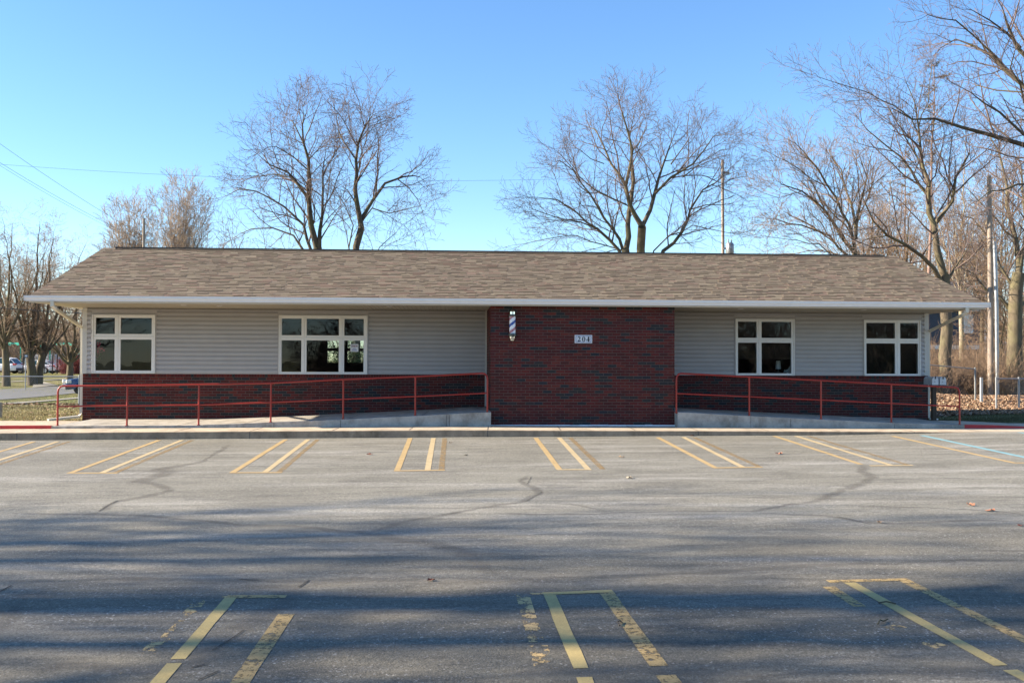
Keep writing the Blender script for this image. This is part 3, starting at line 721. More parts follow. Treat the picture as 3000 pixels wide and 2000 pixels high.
sof(XE0, XL, YW + .151, YE2, 2.946); sof(XR, XE1, YW + .151, YE2, 2.946)
mb.build('soffit', M['soffit'], B)
mb = MB()
for px, py in ((538, 894), (643, 896), (1140, 898), (2170, 905), (2530, 908)):
    p = atZ(px, py, 2.94); mb.lathe([(.07, 0), (.07, .006)], (p[0], p[1], 2.938), 14); mb.cut()
mb.build_split('soffit_light', M['white'], B)
# gutter (K profile)
mb = MB(); y = YE - .02
mb.prof_x([(y - .001, 2.965), (y - .075, 2.965), (y - .085, 3.0), (y - .115, 3.035), (y - .118, 3.068), (y - .128, 3.072), (y - .128, 3.082), (y - .112, 3.082), (y - .108, 3.03), (y - .07, 2.975), (y - .001, 2.975)], XE0 - .06, XE1 + .07)
for x in (XE0 - .062, XE1 + .07): mb.box(x, x + .003, y - .127, y - .001, 2.966, 3.08)
mb.build('gutter', M['gutter'], B)
def downspout(pts, name='downspout', mat='down', w=.075, d=.055):
    mb = MB(); P = [Vector(p) for p in pts]; n0 = 0
    for i, p in enumerate(P):
        t = (P[min(i + 1, len(P) - 1)] - P[max(i - 1, 0)]).normalized()
        up = Vector((1, 0, 0)) if abs(t.x) < .8 else Vector((0, 0, 1)); a = t.cross(up).normalized(); b = t.cross(a)
        for s1, s2 in ((-1, -1), (1, -1), (1, 1), (-1, 1)): mb.v.append(tuple(p + a * s1 * d / 2 + b * s2 * w / 2))
    for i in range(len(P) - 1):
        for j in range(4): mb.f.append((i * 4 + j, i * 4 + (j + 1) % 4, i * 4 + 4 + (j + 1) % 4, i * 4 + 4 + j)); mb.c.append(None); mb.m.append(0)
    mb.f += [(3, 2, 1, 0), tuple((len(P) - 1) * 4 + j for j in range(4))]; mb.c += [None] * 2; mb.m += [0] * 2
    return mb.build(name, M[mat], B)
xa = px2x(153, 22.92, 890); xg = XL - .045
downspout([(xa, 22.92, 2.97), (xa, 22.93, 2.86), (xa + .03, 23.02, 2.79), (xg - .03, YW - .1, 2.50), (xg, YW + .04, 2.44), (xg, YW + .06, .34), (xg - .05, YW + .03, .24), (xg - .55, YW - .6, .19)])
xb = px2x(2833, 22.92, 900); xh = XR + .045
downspout([(xb, 22.92, 2.97), (xb, 22.93, 2.86), (xb - .03, 23.02, 2.80), (xh + .03, YW - .05, 2.50), (xh, YW + .06, 2.44), (xh, YW + .08, .2)])
mb = MB(); mb.box(XR + .01, XR + .15, YW - .25, YW - .05, .17, .2); mb.build('splash_block', M['white'], B)

# ---------------------------------------------------------------- things on the building
# barber pole
zb = px2z(1501, 1000, 23.1); bp = thing('barber_pole', 'striped red white and blue barber pole on the brick entrance wall', 'barber pole', (px2x(1501.5, 23.1, 950), 23.13, zb))
bx, by = bp.location.x, bp.location.y
S_ = 124.; H_ = lambda y: (1000 - y) / 125.6
mb = MB(); c = (bx, by, zb)
mb.lathe([(.050, H_(997.5)), (.055, H_(996.5)), (.055, H_(995.5)), (.03, H_(995.5)), (.03, H_(994.5)), (.066, H_(992.5)), (.072, H_(990)), (.072, H_(985.5))], c, 24); mb.build('base_cap', M['chrome'], bp, smooth=True)
mb = MB(); mb.lathe([(.09, H_(985)), (.104, H_(983.5)), (.104, H_(981)), (.09, H_(979.5)), (.088, H_(976))], c, 24); mb.cut(); mb.lathe([(.082, H_(927)), (.09, H_(925.5)), (.09, H_(922)), (.08, H_(920.5))], c, 24); mb.build_split('collar', M['dkmetal'], bp, smooth=True)
mb = MB(); mb.lathe([(.072, H_(920.5)), (.072, H_(913)), (.058, H_(911.5)), (.045, H_(909.5)), (.02, H_(908.8))], c, 24); mb.build('top_cap', M['chrome'], bp, smooth=True)
mb = MB(); K = 48; z0, z1 = H_(976), H_(927); NZ = 40; h = z1 - z0; rad = .0715
for i in range(NZ):
    for j in range(K):
        a0, a1 = 2 * math.pi * j / K, 2 * math.pi * (j + 1) / K; za, zb2 = z0 + h * i / NZ, z0 + h * (i + 1) / NZ
        ph = ((za + zb2) / 2 / .325 - (a0 + a1) / 2 / (2 * math.pi)) % 1
        m_ = 1 if .44 <= ph < .66 else (2 if ph < .16 or ph > .94 else 0)
        mb.quad(*[(bx + rad * math.cos(a), by + rad * math.sin(a), zb + z) for a, z in ((a0, za), (a1, za), (a1, zb2), (a0, zb2))], m=m_)
mb.build('striped_cylinder', [M['white'], M['blue'], M['pink']], bp)
mb = MB(); mb.box(bx - .03, bx + .03, by, YP - .003, zb + .1, zb + .16); mb.cut(); mb.box(bx - .03, bx + .03, by, YP - .003, zb + .62, zb + .68); mb.build_split('bracket', M['dkmetal'], bp)
# number sign
Ys = YP - .02
x0, x1, z0, z1 = px2x(1683.5, Ys, 993), px2x(1735, Ys, 993), px2z(1709, 1005, Ys), px2z(1709, 981, Ys)
sg = thing('number_sign', 'white sign with the number 204 on the brick entrance wall', 'sign', ((x0 + x1) / 2, Ys, z0))
mb = MB(); mb.box(x0, x1, Ys, YP - .004, z0, z1); mb.build('plate', M['signw'], sg, bevel=.003)
SX = lambda u: x0 + (u - 340) / (1720 - 340) * (x1 - x0)
SZ = lambda v: z1 - (v - 535) / (1190 - 535) * (z1 - z0)
def flat(mb, poly, y, dep=.003):
    P = [(SX(u), y, SZ(v)) for u, v in poly]; n = len(P); mb.poly(P)
    for i in range(n): a, b = P[i], P[(i + 1) % n]; mb.quad(a, b, (b[0], y + dep, b[2]), (a[0], y + dep, a[2]))
mb = MB()
def ringp(u0, u1, v0, v1, r): 
    out = []
    for cu, cv, s in ((u1 - r, v0 + r, -90), (u1 - r, v1 - r, 0), (u0 + r, v1 - r, 90), (u0 + r, v0 + r, 180)):
        for k in range(5): an = R(s + k * 22.5); out.append((cu + r * math.cos(an), cv + r * math.sin(an)))
    return out
O_, I_ = ringp(435, 1640, 600, 1125, 80), ringp(462, 1612, 626, 1100, 62)
for i in range(len(O_)): j = (i + 1) % len(O_); flat(mb, [O_[i], O_[j], I_[j], I_[i]], Ys - .002)
mb.build('border', M['blue'], sg)
mb = MB(); d = Ys - .003
el = lambda cu, cv, ru, rv, n=20: [(cu + ru * math.cos(2 * math.pi * k / n), cv + rv * math.sin(2 * math.pi * k / n)) for k in range(n)]
a_, b_ = el(1052, 865, 130, 215), el(1052, 865, 48, 195)
for i in range(20): flat(mb, [a_[i], a_[(i + 1) % 20], b_[(i + 1) % 20], b_[i]], d)
mb.cut()
for q in ([(560, 750), (600, 690), (655, 735), (610, 750)], [(600, 690), (690, 650), (690, 700), (655, 735)], [(690, 650), (770, 680), (720, 735), (690, 700)], [(770, 680), (800, 760), (715, 790), (720, 735)], [(800, 760), (770, 850), (700, 860), (715, 790)], [(770, 850), (650, 1000), (565, 1065), (700, 860)], [(565, 1065), (650, 990), (740, 995), (790, 1065)], [(740, 995), (800, 950), (825, 950), (790, 1065)]): flat(mb, q, d)
mb.cut()
for q in ([(1385, 665), (1490, 665), (1490, 1070), (1385, 1070)], [(1455, 668), (1385, 800), (1290, 925), (1255, 950)], [(1255, 925), (1520, 925), (1520, 985), (1255, 985)]): flat(mb, q, d)
mb.build_split('digit', M['ink'], sg)
# paper sign behind window
Yn = YW - .016
x0, x1, z0, z1 = px2x(1026.5, Yn, 1018), px2x(1050, Yn, 1018), px2z(1038, 1030, Yn), px2z(1038, 1007.5, Yn)
ps = thing('name_sign', 'small white LINDA sign hanging in the wide three-column window', 'sign', ((x0 + x1) / 2, Yn, z0))
mb = MB(); mb.box(x0, x1, Yn, Yn + .004, z0, z1); mb.build('card', M['signw'], ps)
mb = MB()
for f in (.42, .30, .18): w2 = .5 * (x1 - x0) * (.35 if f > .4 else .62); xc = (x0 + x1) / 2; mb.box(xc - w2, xc + w2, Yn - .002, Yn - .0005, z0 + f * (z1 - z0) - .006, z0 + f * (z1 - z0) + .004)
mb.build('small_lettering', M['blue'], ps)
def text(s, size, xc, y, z, mat, parent, name, wid=None):
    cu = bpy.data.curves.new(name, 'FONT'); cu.body = s; cu.size = size; cu.align_x = 'CENTER'; cu.extrude = .001; cu.offset = .0015
    to = bpy.data.objects.new(name, cu); COL.objects.link(to); dg = bpy.context.evaluated_depsgraph_get()
    me = bpy.data.meshes.new_from_object(to.evaluated_get(dg)); bpy.data.objects.remove(to)
    xs = [v.co.x for v in me.vertices]; k = (wid / (max(xs) - min(xs))) if wid else 1
    for v in me.vertices: v.co = Vector((xc + v.co.x * k, y - v.co.z, z + v.co.y))
    me.materials.clear(); me.materials.append(mat); o = bpy.data.objects.new(name, me); COL.objects.link(o)
    o.parent = parent; o.matrix_parent_inverse = Matrix.Translation(-parent_loc(parent)); return o
text('LINDA', .065, (x0 + x1) / 2, Yn - .003, z1 - .072, M['inkred'], ps, 'lettering', (x1 - x0) * .84)
# potted flower in left window
fx, fz = px2x(287, 25.9, 1080), px2z(287, 1082, 25.9)
fp = thing('potted_flowers', 'red flowers in a pale pot inside the left window', 'plant', (fx, 25.53, fz))
mb = MB(); mb.lathe([(.045, 0), (.06, .05), (.07, .16), (.065, .2)], (fx, 25.53, fz), 16); mb.build('pot', M['vase'], fp, smooth=True)
mb = MB(); mg = MB(); rf_ = random.Random(2)
for i in range(170):
    a = rf_.uniform(0, 6.28); q = Vector((rf_.gauss(.06, .11), rf_.gauss(0, .025), abs(rf_.gauss(.30, .14)) + .12)); c = Vector((fx, 25.53, fz)) + q; s = rf_.uniform(.025, .05)
    t = mb if ((q.z > .42 and rf_.random() < .75) or rf_.random() < .25) else mg
    d1 = Vector((rf_.uniform(-1, 1), rf_.uniform(-1, 1), rf_.uniform(-1, 1))).normalized() * s; d2 = d1.orthogonal().normalized() * s
    t.poly([c - d1, c - d2 * .7, c + d1, c + d2 * .7])
mb.build('blossoms', M['petal'], fp); mg.build('leaves', M['leafgreen'], fp)
mb = MB(); mb.box(px2x(276, 25.8), px2x(452, 25.8), 25.46, 26.0, fz - .05, fz); tag(mb.build('window_shelf', M['dkframe']), 'dark shelf under the potted flowers inside the left window', 'shelf')
# lamp & cloth in third window
lx, lz = px2x(2280, 25.95, 1080), px2z(2280, 1083, 25.95)
lp = thing('table_lamp', 'white shaded lamp standing inside the window right of the entrance', 'lamp', (lx, 25.95, lz))
mb = MB(); mb.lathe([(.075, .02), (.055, .24)], (lx, 25.95, lz), 18); mb.build('lamp_shade', M['lampshade'], lp, smooth=True)
mb = MB(); mb.lathe([(.06, -.07), (.06, -.05), (.012, -.04), (.012, .02)], (lx, 25.95, lz), 12); mb.build('base', M['dkmetal'], lp)
mb = MB(); mb.box(px2x(2170, 26), px2x(2318, 26), 25.8, 26.4, lz - .11, lz - .072); tag(mb.build('counter', M['wood']), 'dark counter inside the window right of the entrance', 'counter')
mb = MB(); cx0, cx1 = px2x(2295, 25.75), px2x(2317, 25.75)
zt_, zb_ = px2z(2305, 1068, 25.75), px2z(2305, 1092, 25.75)
mb.poly([(cx0, 25.75, zb_), (cx0 + .02, 25.72, zb_ + .09), (cx0 + .06, 25.75, zb_ + .07), (cx0 + .11, 25.73, zb_ + .1), (cx1, 25.76, zt_), (cx1, 25.75, zb_ + .02), (cx0 + .1, 25.74, zb_ - .01), (cx0 + .05, 25.75, zb_ + .02)])
tag(mb.build('draped_cloth', M['lampshade']), 'white cloth draped in the corner of the window right of the entrance', 'cloth')

# ---------------------------------------------------------------- hand rails
def railing(label, xs, posts, top, mid, t):
    """xs: photo x of posts; top/mid: photo y of rails at each post"""
    Y = 22.97; P = [atY(x, y, Y) for x, y in zip(xs, top)]; Mi = [atY(x, y, Y) for x, y in zip(xs, mid)]
    o = thing('hand_rail', label, 'railing', (P[0][0], Y, rz(t, P[0][0])), 'red handrails along the ramps')
    rad = .021
    a, b = Vector(P[0]), Vector(P[-1]); za, zb = rz(t, a.x), rz(t, b.x)
    path = [(a.x, Y, a.z - .14), (a.x + .012, Y, a.z - .07), (a.x + .05, Y, a.z - .018), (a.x + .11, Y, a.z + .001)] + [tuple(p) for p in P[1:-1]] + [(b.x - .11, Y, b.z), (b.x - .05, Y, b.z - .018), (b.x - .012, Y, b.z - .07), (b.x, Y, b.z - .14)]
    mb = MB(); mb.tube(path, rad, 12); mb.build('top_rail', M['railred'], o, smooth=True)
    mb = MB(); mb.tube([tuple(Vector(p)) for p in Mi], rad * .85, 10); mb.build('mid_rail', M['railred'], o, smooth=True)
    for i, (x, y) in enumerate(zip(xs, posts)):
        q = atY(x, y, Y); X = P[i][0]; zt = P[i][2] - (.13 if i in (0, len(xs) - 1) else .01)
        mb = MB(); mb.tube([(X, Y, rz(t, X) - .03), (X, Y, zt)], rad, 12); mb.lathe([(.04, rz(t, X) - .01), (.04, rz(t, X) + .008), (rad, rz(t, X) + .012)], (X, Y, 0), 12); mb.build('post', M['railred'], o, smooth=True)
railing('long red pipe handrail along the ramp left of the brick entrance', [170, 373, 583, 794, 1006, 1217, 1428], [1247, 1247.5, 1245.7, 1237.5, 1228.5, 1218.5, 1208], [1130.5, 1128.8, 1126, 1121.7, 1111, 1102.6, 1093], [1190, 1187.5, 1185.5, 1178, 1168.8, 1160.8, 1151], rl)
railing('shorter red pipe handrail along the ramp right of the brick entrance', [1981.5, 2195, 2405, 2611, 2811], [1208, 1218, 1228, 1238, 1243], [1093.5, 1103.5, 1114, 1125, 1134], [1152, 1161.5, 1171, 1181, 1190.5], rr)

# ---------------------------------------------------------------- mailboxes
Ym = 24.75; mx = px2x(2738, Ym, 1150)
mbx = thing('mailbox_post', 'two grey mailboxes side by side on a dark wooden post at the right corner', 'mailbox', (mx, Ym, .15))
mb = MB(); mb.box(mx - .05, mx + .05, Ym, Ym + .1, .1, px2z(2738, 1129, Ym)); mb.box(px2x(2728, Ym), px2x(2772, Ym), Ym - .02, Ym + .12, px2z(2738, 1129, Ym), px2z(2738, 1127, Ym)); mb.build('post', M['wood'], mbx)
for i, (a, b) in enumerate(((2730, 2748.5), (2752.5, 2771))):
    x0, x1 = px2x(a, Ym - .1, 1110), px2x(b, Ym - .1, 1110); zb = px2z(2750, 1127, Ym - .1); zt = px2z(2750, 1103, Ym - .1); r_ = (x1 - x0) / 2; zc_ = zt - r_
    mb = MB(); prof = [(x0, zb), (x1, zb)] + [((x0 + x1) / 2 + r_ * math.cos(t), zc_ + r_ * math.sin(t)) for t in np.linspace(0, math.pi, 10)]
    P0 = [(x, Ym - .12, z) for x, z in prof]; P1 = [(x, Ym + .34, z) for x, z in prof]; n = len(prof); mb.poly(P0)
    for k in range(n): mb.quad(P0[k], P0[(k + 1) % n], P1[(k + 1) % n], P1[k])
    mb.poly(P1[::-1]); bo = mb.build('mailbox', M['mailbox'], mbx)
    mb = MB(); xc = (x0 + x1) / 2; mb.box(xc - .012, xc + .012, Ym - .135, Ym - .121, zt - .06, zt + .005); mb.build('latch', M['black'], bo)
    mb = MB(); mb.box(xc - .03, xc - .005, Ym - .124, Ym - .1205, zb + .07, zb + .085); mb.build('number_plate', M['dkmetal'], bo)

# ---------------------------------------------------------------- tree generator
class Tree:
    def __init__(s, seed): s.r = random.Random(seed); s.lines = {0: [], 1: []}
    def add(s, pts, rad, part, k): s.lines[part].append((np.array(pts, np.float32), np.array(rad, np.float32), k))
    def branch(s, p, d, L, r, lvl, o):
        rn = s.r; seg = (.55, .35, .22, .14, .1)[min(lvl, 4)] * o.get('seg', 1); n = max(2, min(14, int(L / seg)))
        pts = [p]; rad = [r]; st = L / n; wd = o['wander'] * (1, 1.1, 1.2, 1.3, 1.4)[min(lvl, 4)]; re = max(o['rmin'], r * o['rend'])
        dx, dy, dz = d; up = o['up'] * (1, .8, .6, .5, .5)[min(lvl, 4)]
        for i in range(n):
            dx += rn.gauss(0, wd); dy += rn.gauss(0, wd); dz += rn.gauss(0, wd) + up * st
            m = math.sqrt(dx * dx + dy * dy + dz * dz); dx /= m; dy /= m; dz /= m
            p = (p[0] + dx * st, p[1] + dy * st, p[2] + dz * st); pts.append(p); rad.append(r + (re - r) * (i + 1) / n)
        s.add(pts, rad, 0 if lvl == 0 else 1, (8, 6, 4, 3, 3)[min(lvl, 4)] if r > .02 else 3)
        s.kids(pts, rad, L, lvl, o)
    def kids(s, pts, rad, L, lvl, o, t0=None):
        if lvl >= o['maxl']: return
        rn = s.r; n = len(pts) - 1; cnt = max(2, int(L * o['dens'][lvl] + rn.random())); t0 = o['t0'][lvl] if t0 is None else t0
        side = rn.uniform(0, 6.28)
        for c in range(cnt):
            t = t0 + (1 - t0) * (c + rn.random()) / cnt; t = min(t, .999); i = int(t * n); f = t * n - i
            a, b = pts[i], pts[i + 1]; p = (a[0] + (b[0] - a[0]) * f, a[1] + (b[1] - a[1]) * f, a[2] + (b[2] - a[2]) * f)
            d = Vector((b[0] - a[0], b[1] - a[1], b[2] - a[2])).normalized(); side += 2.4 + rn.uniform(-.5, .5)
            q = d.orthogonal().normalized(); q = Matrix.Rotation(side, 3, d) @ q
            an = R(o['ang'] + rn.uniform(-14, 14)); nd = d * math.cos(an) + q * math.sin(an)
            nd.z += o['lift']; nd.normalize()
            rr_ = (rad[i] * (1 - f) + rad[i + 1] * f)
            cl = o['len'][lvl] * rn.uniform(.6, 1.25) * (1 - .55 * t) * (1.3 if t < .85 else 1)
            cr = max(o['rmin'], min(rr_ * .62, cl * .013 + .001))
            s.branch(p, tuple(nd), cl, cr, lvl + 1, o)
        if lvl > 0 or True:
            pass
    def limb(s, pts, r0, r1, o, part=0, kid_t0=.12, lvl=0):
        """guided limb: pts = list of 3-D points, resampled, then grown with side branches"""
        P = [np.array(p, float) for p in pts]; Q = [P[0]]; rn = s.r
        for i in range(len(P) - 1):
            m = max(1, int(np.linalg.norm(P[i + 1] - P[i]) / .6))
            for k in range(1, m + 1):
                j = P[i] + (P[i + 1] - P[i]) * k / m
                if k < m: j = j + np.array([rn.gauss(0, .05), rn.gauss(0, .05), rn.gauss(0, .05)])
                Q.append(j)
        L = sum(np.linalg.norm(b - a) for a, b in zip(Q[:-1], Q[1:])); n = len(Q)
        rad = [r0 + (r1 - r0) * (i / (n - 1)) ** .9 for i in range(n)]
        Q = [tuple(q) for q in Q]; s.add(Q, rad, part, 10 if r0 > .08 else 7)
        if kid_t0 >= 1: return
        s.kids(Q, rad, L, lvl, o, kid_t0)
        dd = Vector(Q[-1]) - Vector(Q[-2]); dd.normalize()
        for k in range(2 if r1 < .04 else 0):
            s.branch(Q[-1], tuple((dd + Vector((rn.gauss(0, .3), rn.gauss(0, .3), rn.gauss(0, .25)))).normalized()), o['len'][lvl] * rn.uniform(.6, .9), max(o['rmin'], r1 * .8), lvl + 1, o)
    def mesh(s, root, mats, names=('trunk', 'crown')):
        for part in (0, 1):
            V = []; Fq = []; off = 0; groups = {}
            for pts, rad, k in s.lines[part]: groups.setdefault((len(pts), k), []).append((pts, rad))
            for (n, k), L in groups.items():
                P = np.stack([a for a, b in L]); Rr = np.stack([b for a, b in L]); B_ = len(L)
                T_ = np.empty_like(P); T_[:, 1:-1] = P[:, 2:] - P[:, :-2]; T_[:, 0] = P[:, 1] - P[:, 0]; T_[:, -1] = P[:, -1] - P[:, -2]
                T_ /= np.linalg.norm(T_, axis=2, keepdims=True) + 1e-9
                ref = np.where(np.abs(T_[:, :1, 2:]) < .85, np.array([0, 0, 1.]), np.array([1., 0, 0]))
                A = np.cross(T_, ref); A /= np.linalg.norm(A, axis=2, keepdims=True) + 1e-9; Bn = np.cross(T_, A)
                an = np.arange(k) * 2 * np.pi / k
                ring = P[:, :, None] + (A[:, :, None] * np.cos(an)[None, None, :, None] + Bn[:, :, None] * np.sin(an)[None, None, :, None]) * Rr[:, :, None, None]
                V.append(ring.reshape(-1, 3)); idx = np.arange(B_ * n * k).reshape(B_, n, k) + off
                nx = np.roll(idx, -1, axis=2); Fq.append(np.stack([idx[:, :-1], nx[:, :-1], nx[:, 1:], idx[:, 1:]], -1).reshape(-1, 4)); off += B_ * n * k
            if V: npmesh(names[part], np.concatenate(V), np.concatenate(Fq), mats[part], root, smooth=True)
OPT = dict(wander=.11, up=.10, rend=.35, rmin=.0038, maxl=3, dens=(1.7, 3.0, 4.2, 4), t0=(.2, .15, .12, .1), len=(2.6, 1.05, .42, .2), ang=46, lift=.12)
def opt(**k): d = dict(OPT); d.update(k); return d
GRP = 'bare winter trees'
def auto_tree(name, label, base, H, spread, fork, nl, tr, seed, o, mats, lean=(0, 0), group=GRP, cat='tree', upright=.35, ball=False):
    root = thing(name, label, cat, base, group); t = Tree(seed); rn = t.r; b = Vector(base)
    top = b + Vector((lean[0] * fork, lean[1] * fork, fork)); trunk = [tuple(b - Vector((0, 0, .3))), tuple(b.lerp(top, .5) + Vector((rn.gauss(0, .05), rn.gauss(0, .05), 0))), tuple(top)]
    t.add(trunk, [tr * 1.25, tr * 1.0, tr * .85], 0, 12)
    for i in range(nl):
        az = 2 * math.pi * (i + rn.uniform(-.3, .3)) / nl; ti = rn.uniform(.15, 1); sp = spread * rn.uniform(.65, 1.05)
        frac = i / max(1, nl - 1); hh = (H - fork) * (rn.uniform(.55, 1.) if i else 1.0); sp = sp * (1 if i else .15)
        if ball: el = R(5 + 80 * ((i * .618) % 1)); hh = (H - fork) * (.15 + .85 * math.sin(el)); sp = spread * (.2 + .8 * math.cos(el) ** .8)
        st = top - Vector((0, 0, rn.uniform(0, fork * .25) if i else 0))
        mid = st + Vector((math.cos(az) * sp * .45, math.sin(az) * sp * .45, hh * upright + rn.uniform(-.1, .1) * hh)); end = st + Vector((math.cos(az) * sp, math.sin(az) * sp, hh))
        t.limb([tuple(st), tuple(mid), tuple(end)], tr * rn.uniform(.3, .45) if i else tr * .6, .010, o)
    t.mesh(root, mats); return root
def W3(x, y, Y, dY=0): p = atY(x, y, Y + dY); return tuple(p)

# --- middle tree behind the roof (guided by its main limbs)
def guided(name, label, Y, limbs, seed, o, mats, basepx, group=GRP, trim=72):
    b = atF(basepx, 1150, lambda X, YY: 0) ; bx_ = px2x(basepx, Y); root = thing(name, label, 'tree', (bx_, Y, 0), group); t = Tree(seed); rn = t.r
    for pts, r0, r1, kt in limbs:
        off = rn.uniform(-1, 1); Q = []; pts = [tuple(q) for q in pts]
        if kt < 1 and r1 < .03:                 # stop each limb short: its twigs fill out the crown
            cut = trim if pts[-1][1] < pts[-2][1] - .6 * abs(pts[-1][0] - pts[-2][0]) else trim * .25
            while len(pts) > 2:
                (xa, ya), (xb, yb) = pts[-2], pts[-1]; dd = math.hypot(xb - xa, yb - ya)
                if dd > cut: pts[-1] = (xb + (xa - xb) * cut / dd, yb + (ya - yb) * cut / dd); break
                cut -= dd; pts.pop()
        n = len(pts); r0 = r0 * (.62 if r0 <= .07 else .9 if kt < 1 else 1)
        for i, (x, y) in enumerate(pts):
            Q.append(W3(x, y, Y, off * 2.2 * (i / max(1, n - 1))))
        t.limb(Q, r0, r1, o, kid_t0=kt)
    t.mesh(root, mats); return root
OT = opt(wander=.12, up=.06, dens=(2.3, 3.6, 5.0, 4), len=(2.5, 1.0, .42, .2), rmin=.0048)
YT = 47
guided('bare_tree', 'broad bare tree behind the right half of the roof, left of the utility pole', YT, [
    ([(1850, 1130), (1840, 900), (1833, 730)], .22, .17, 1), ([(1862, 1130), (1872, 900), (1877, 730), (1881, 664)], .23, .19, 1),
    ([(1833, 735), (1839, 660), (1848, 590), (1856, 531), (1850, 470)], .16, .08, .3), ([(1881, 664), (1845, 600), (1833, 545), (1847, 480), (1853, 440), (1838, 380), (1822, 330)], .15, .03, .2),
    ([(1833, 545), (1790, 480), (1765, 420), (1745, 380), (1690, 360)], .09, .015, .15), ([(1853, 440), (1880, 400), (1895, 340), (1900, 280), (1885, 240)], .07, .012, .15),
    ([(1838, 380), (1800, 290), (1770, 220), (1752, 188)], .05, .01, .15), ([(1881, 664), (1905, 615), (1918, 568), (1940, 490), (1965, 420), (2000, 340), (2020, 290)], .13, .015, .2),
    ([(1918, 568), (1965, 520), (2030, 480), (2090, 400), (2150, 390)], .08, .012, .15), ([(1965, 482), (2010, 420), (2055, 340), (2100, 310)], .06, .012, .15),
    ([(1821, 800), (1815, 735), (1752, 672), (1690, 623), (1632, 585), (1545, 575)], .11, .015, .15), ([(1842, 790), (1815, 700), (1770, 640), (1730, 570), (1680, 500), (1640, 470), (1600, 480)], .10, .012, .15),
    ([(1752, 672), (1700, 650), (1640, 640), (1580, 620), (1530, 600)], .06, .012, .15), ([(1835, 600), (1790, 580), (1740, 555), (1700, 520), (1640, 450), (1612, 440)], .07, .012, .15),
    ([(1922, 800), (1943, 735), (1997, 681), (2022, 614), (2059, 556), (2121, 515), (2171, 498)], .12, .012, .15), ([(1903, 800), (1915, 735), (1960, 690), (2030, 660), (2100, 675), (2170, 690)], .07, .012, .2), ([(2022, 614), (2070, 600), (2120, 600), (2175, 590)], .05, .012, .1),
    ([(1831, 800), (1830, 735), (1760, 715), (1690, 690), (1600, 700), (1500, 722)], .06, .012, .2), ([(1770, 480), (1700, 440), (1660, 420)], .04, .012, .1),
    ([(1850, 470), (1845, 400), (1860, 320), (1870, 260), (1850, 220)], .06, .012, .15), ([(2000, 520), (2060, 470), (2110, 440), (2165, 435)], .05, .012, .1)], 3, OT, (M['bark'], M['twig']), 1860, trim=115)
guided('bare_tree', 'bare tree with arching left limbs behind the left half of the roof', 46, [
    ([(935, 1130), (932, 900), (930, 724)], .25, .2, 1), ([(928, 724), (911, 659), (904, 583), (906, 525), (904, 468), (888, 414), (886, 365), (905, 310), (945, 278)], .17, .012, .15),
    ([(935, 735), (944, 632), (946, 560), (946, 498), (955, 440), (960, 380)], .12, .015, .15), ([(930, 790), (890, 660), (833, 606), (790, 580), (749, 560), (700, 555), (650, 580)], .10, .012, .15),
    ([(904, 583), (870, 535), (844, 505), (791, 483), (740, 440), (700, 410)], .09, .012, .15), ([(900, 560), (850, 520), (800, 510), (740, 520), (690, 540)], .06, .012, .15),
    ([(886, 414), (860, 360), (829, 320), (815, 290)], .06, .012, .15), ([(886, 365), (893, 300), (900, 260)], .04, .012, .1), ([(904, 500), (860, 460), (810, 430), (770, 430)], .06, .012, .1),
    ([(930, 800), (860, 690), (800, 668), (740, 670), (690, 690)], .09, .012, .15), ([(946, 520), (985, 450), (1000, 420), (990, 380)], .05, .012, .15), ([(940, 700), (970, 650), (1000, 600), (1020, 560)], .06, .012, .2), ([(904, 468), (930, 440), (960, 400), (985, 350)], .05, .012, .1), ([(888, 420), (840, 400), (790, 360), (770, 340)], .04, .012, .1)], 5, OT, (M['barkdk'], M['twig']), 933)
guided('bare_tree', 'slender forked bare tree rising nearest the middle of the roof on its left half', 44.5, [
    ([(1045, 1130), (1043, 900), (1043, 724), (1059, 667)], .2, .15, 1), ([(1059, 667), (1047, 602), (1043, 468), (1051, 414), (1070, 370), (1089, 341), (1120, 310), (1147, 292)], .14, .012, .2),
    ([(1043, 468), (1010, 420), (994, 391), (985, 345), (990, 300), (997, 257)], .07, .01, .15), ([(1060, 640), (1090, 590), (1128, 537), (1181, 518), (1215, 515), (1250, 525)], .10, .012, .15),
    ([(1060, 650), (1090, 610), (1140, 625), (1200, 610), (1245, 600)], .06, .012, .15), ([(1047, 602), (1020, 560), (990, 520), (970, 500)], .06, .012, .15), ([(1043, 540), (1080, 480), (1100, 420), (1110, 360)], .05, .012, .15),
    ([(1091, 800), (1112, 724), (1150, 690), (1190, 660), (1215, 640)], .05, .01, .2), ([(1029, 800), (1022, 724), (1035, 660), (1010, 600), (960, 520), (945, 480)], .07, .012, .2), ([(1051, 414), (1085, 370), (1130, 355), (1155, 352)], .04, .01, .1), ([(1051, 500), (1070, 420), (1090, 300), (1092, 260)], .04, .01, .1)], 6, OT, (M['barkdk'], M['twig']), 1045)
# low scrubby trees between them
for i, (x, H_m, Yq, sd, nm) in enumerate([(660, 6.8, 52, 31, 'low scrubby bare tree left of the arching tree behind the roof'), (760, 6.4, 50, 32, 'low bare scrub under the arching limbs behind the roof'), (585, 7.0, 56, 33, 'thin leaning bare tree beside the round pale crowns'), (1010, 5.8, 55, 34, 'low bare scrub between the two forked trees behind the roof'), (1790, 6.3, 56, 35, 'low bare scrub under the left limbs of the broad tree'), (2230, 6.8, 58, 36, 'low bare scrub right of the utility pole with the transformer')]):
    auto_tree('bare_shrub', nm, (px2x(x, Yq), Yq, 0), H_m * Yq / 46, 2.6, 1.2, 7, .08, sd, opt(dens=(1.5, 2.6, 3.4), len=(1.8, .8, .35), rmin=.006, up=.25), (M['twigpale'], M['twig']), group='low scrub behind the building', cat='shrub')
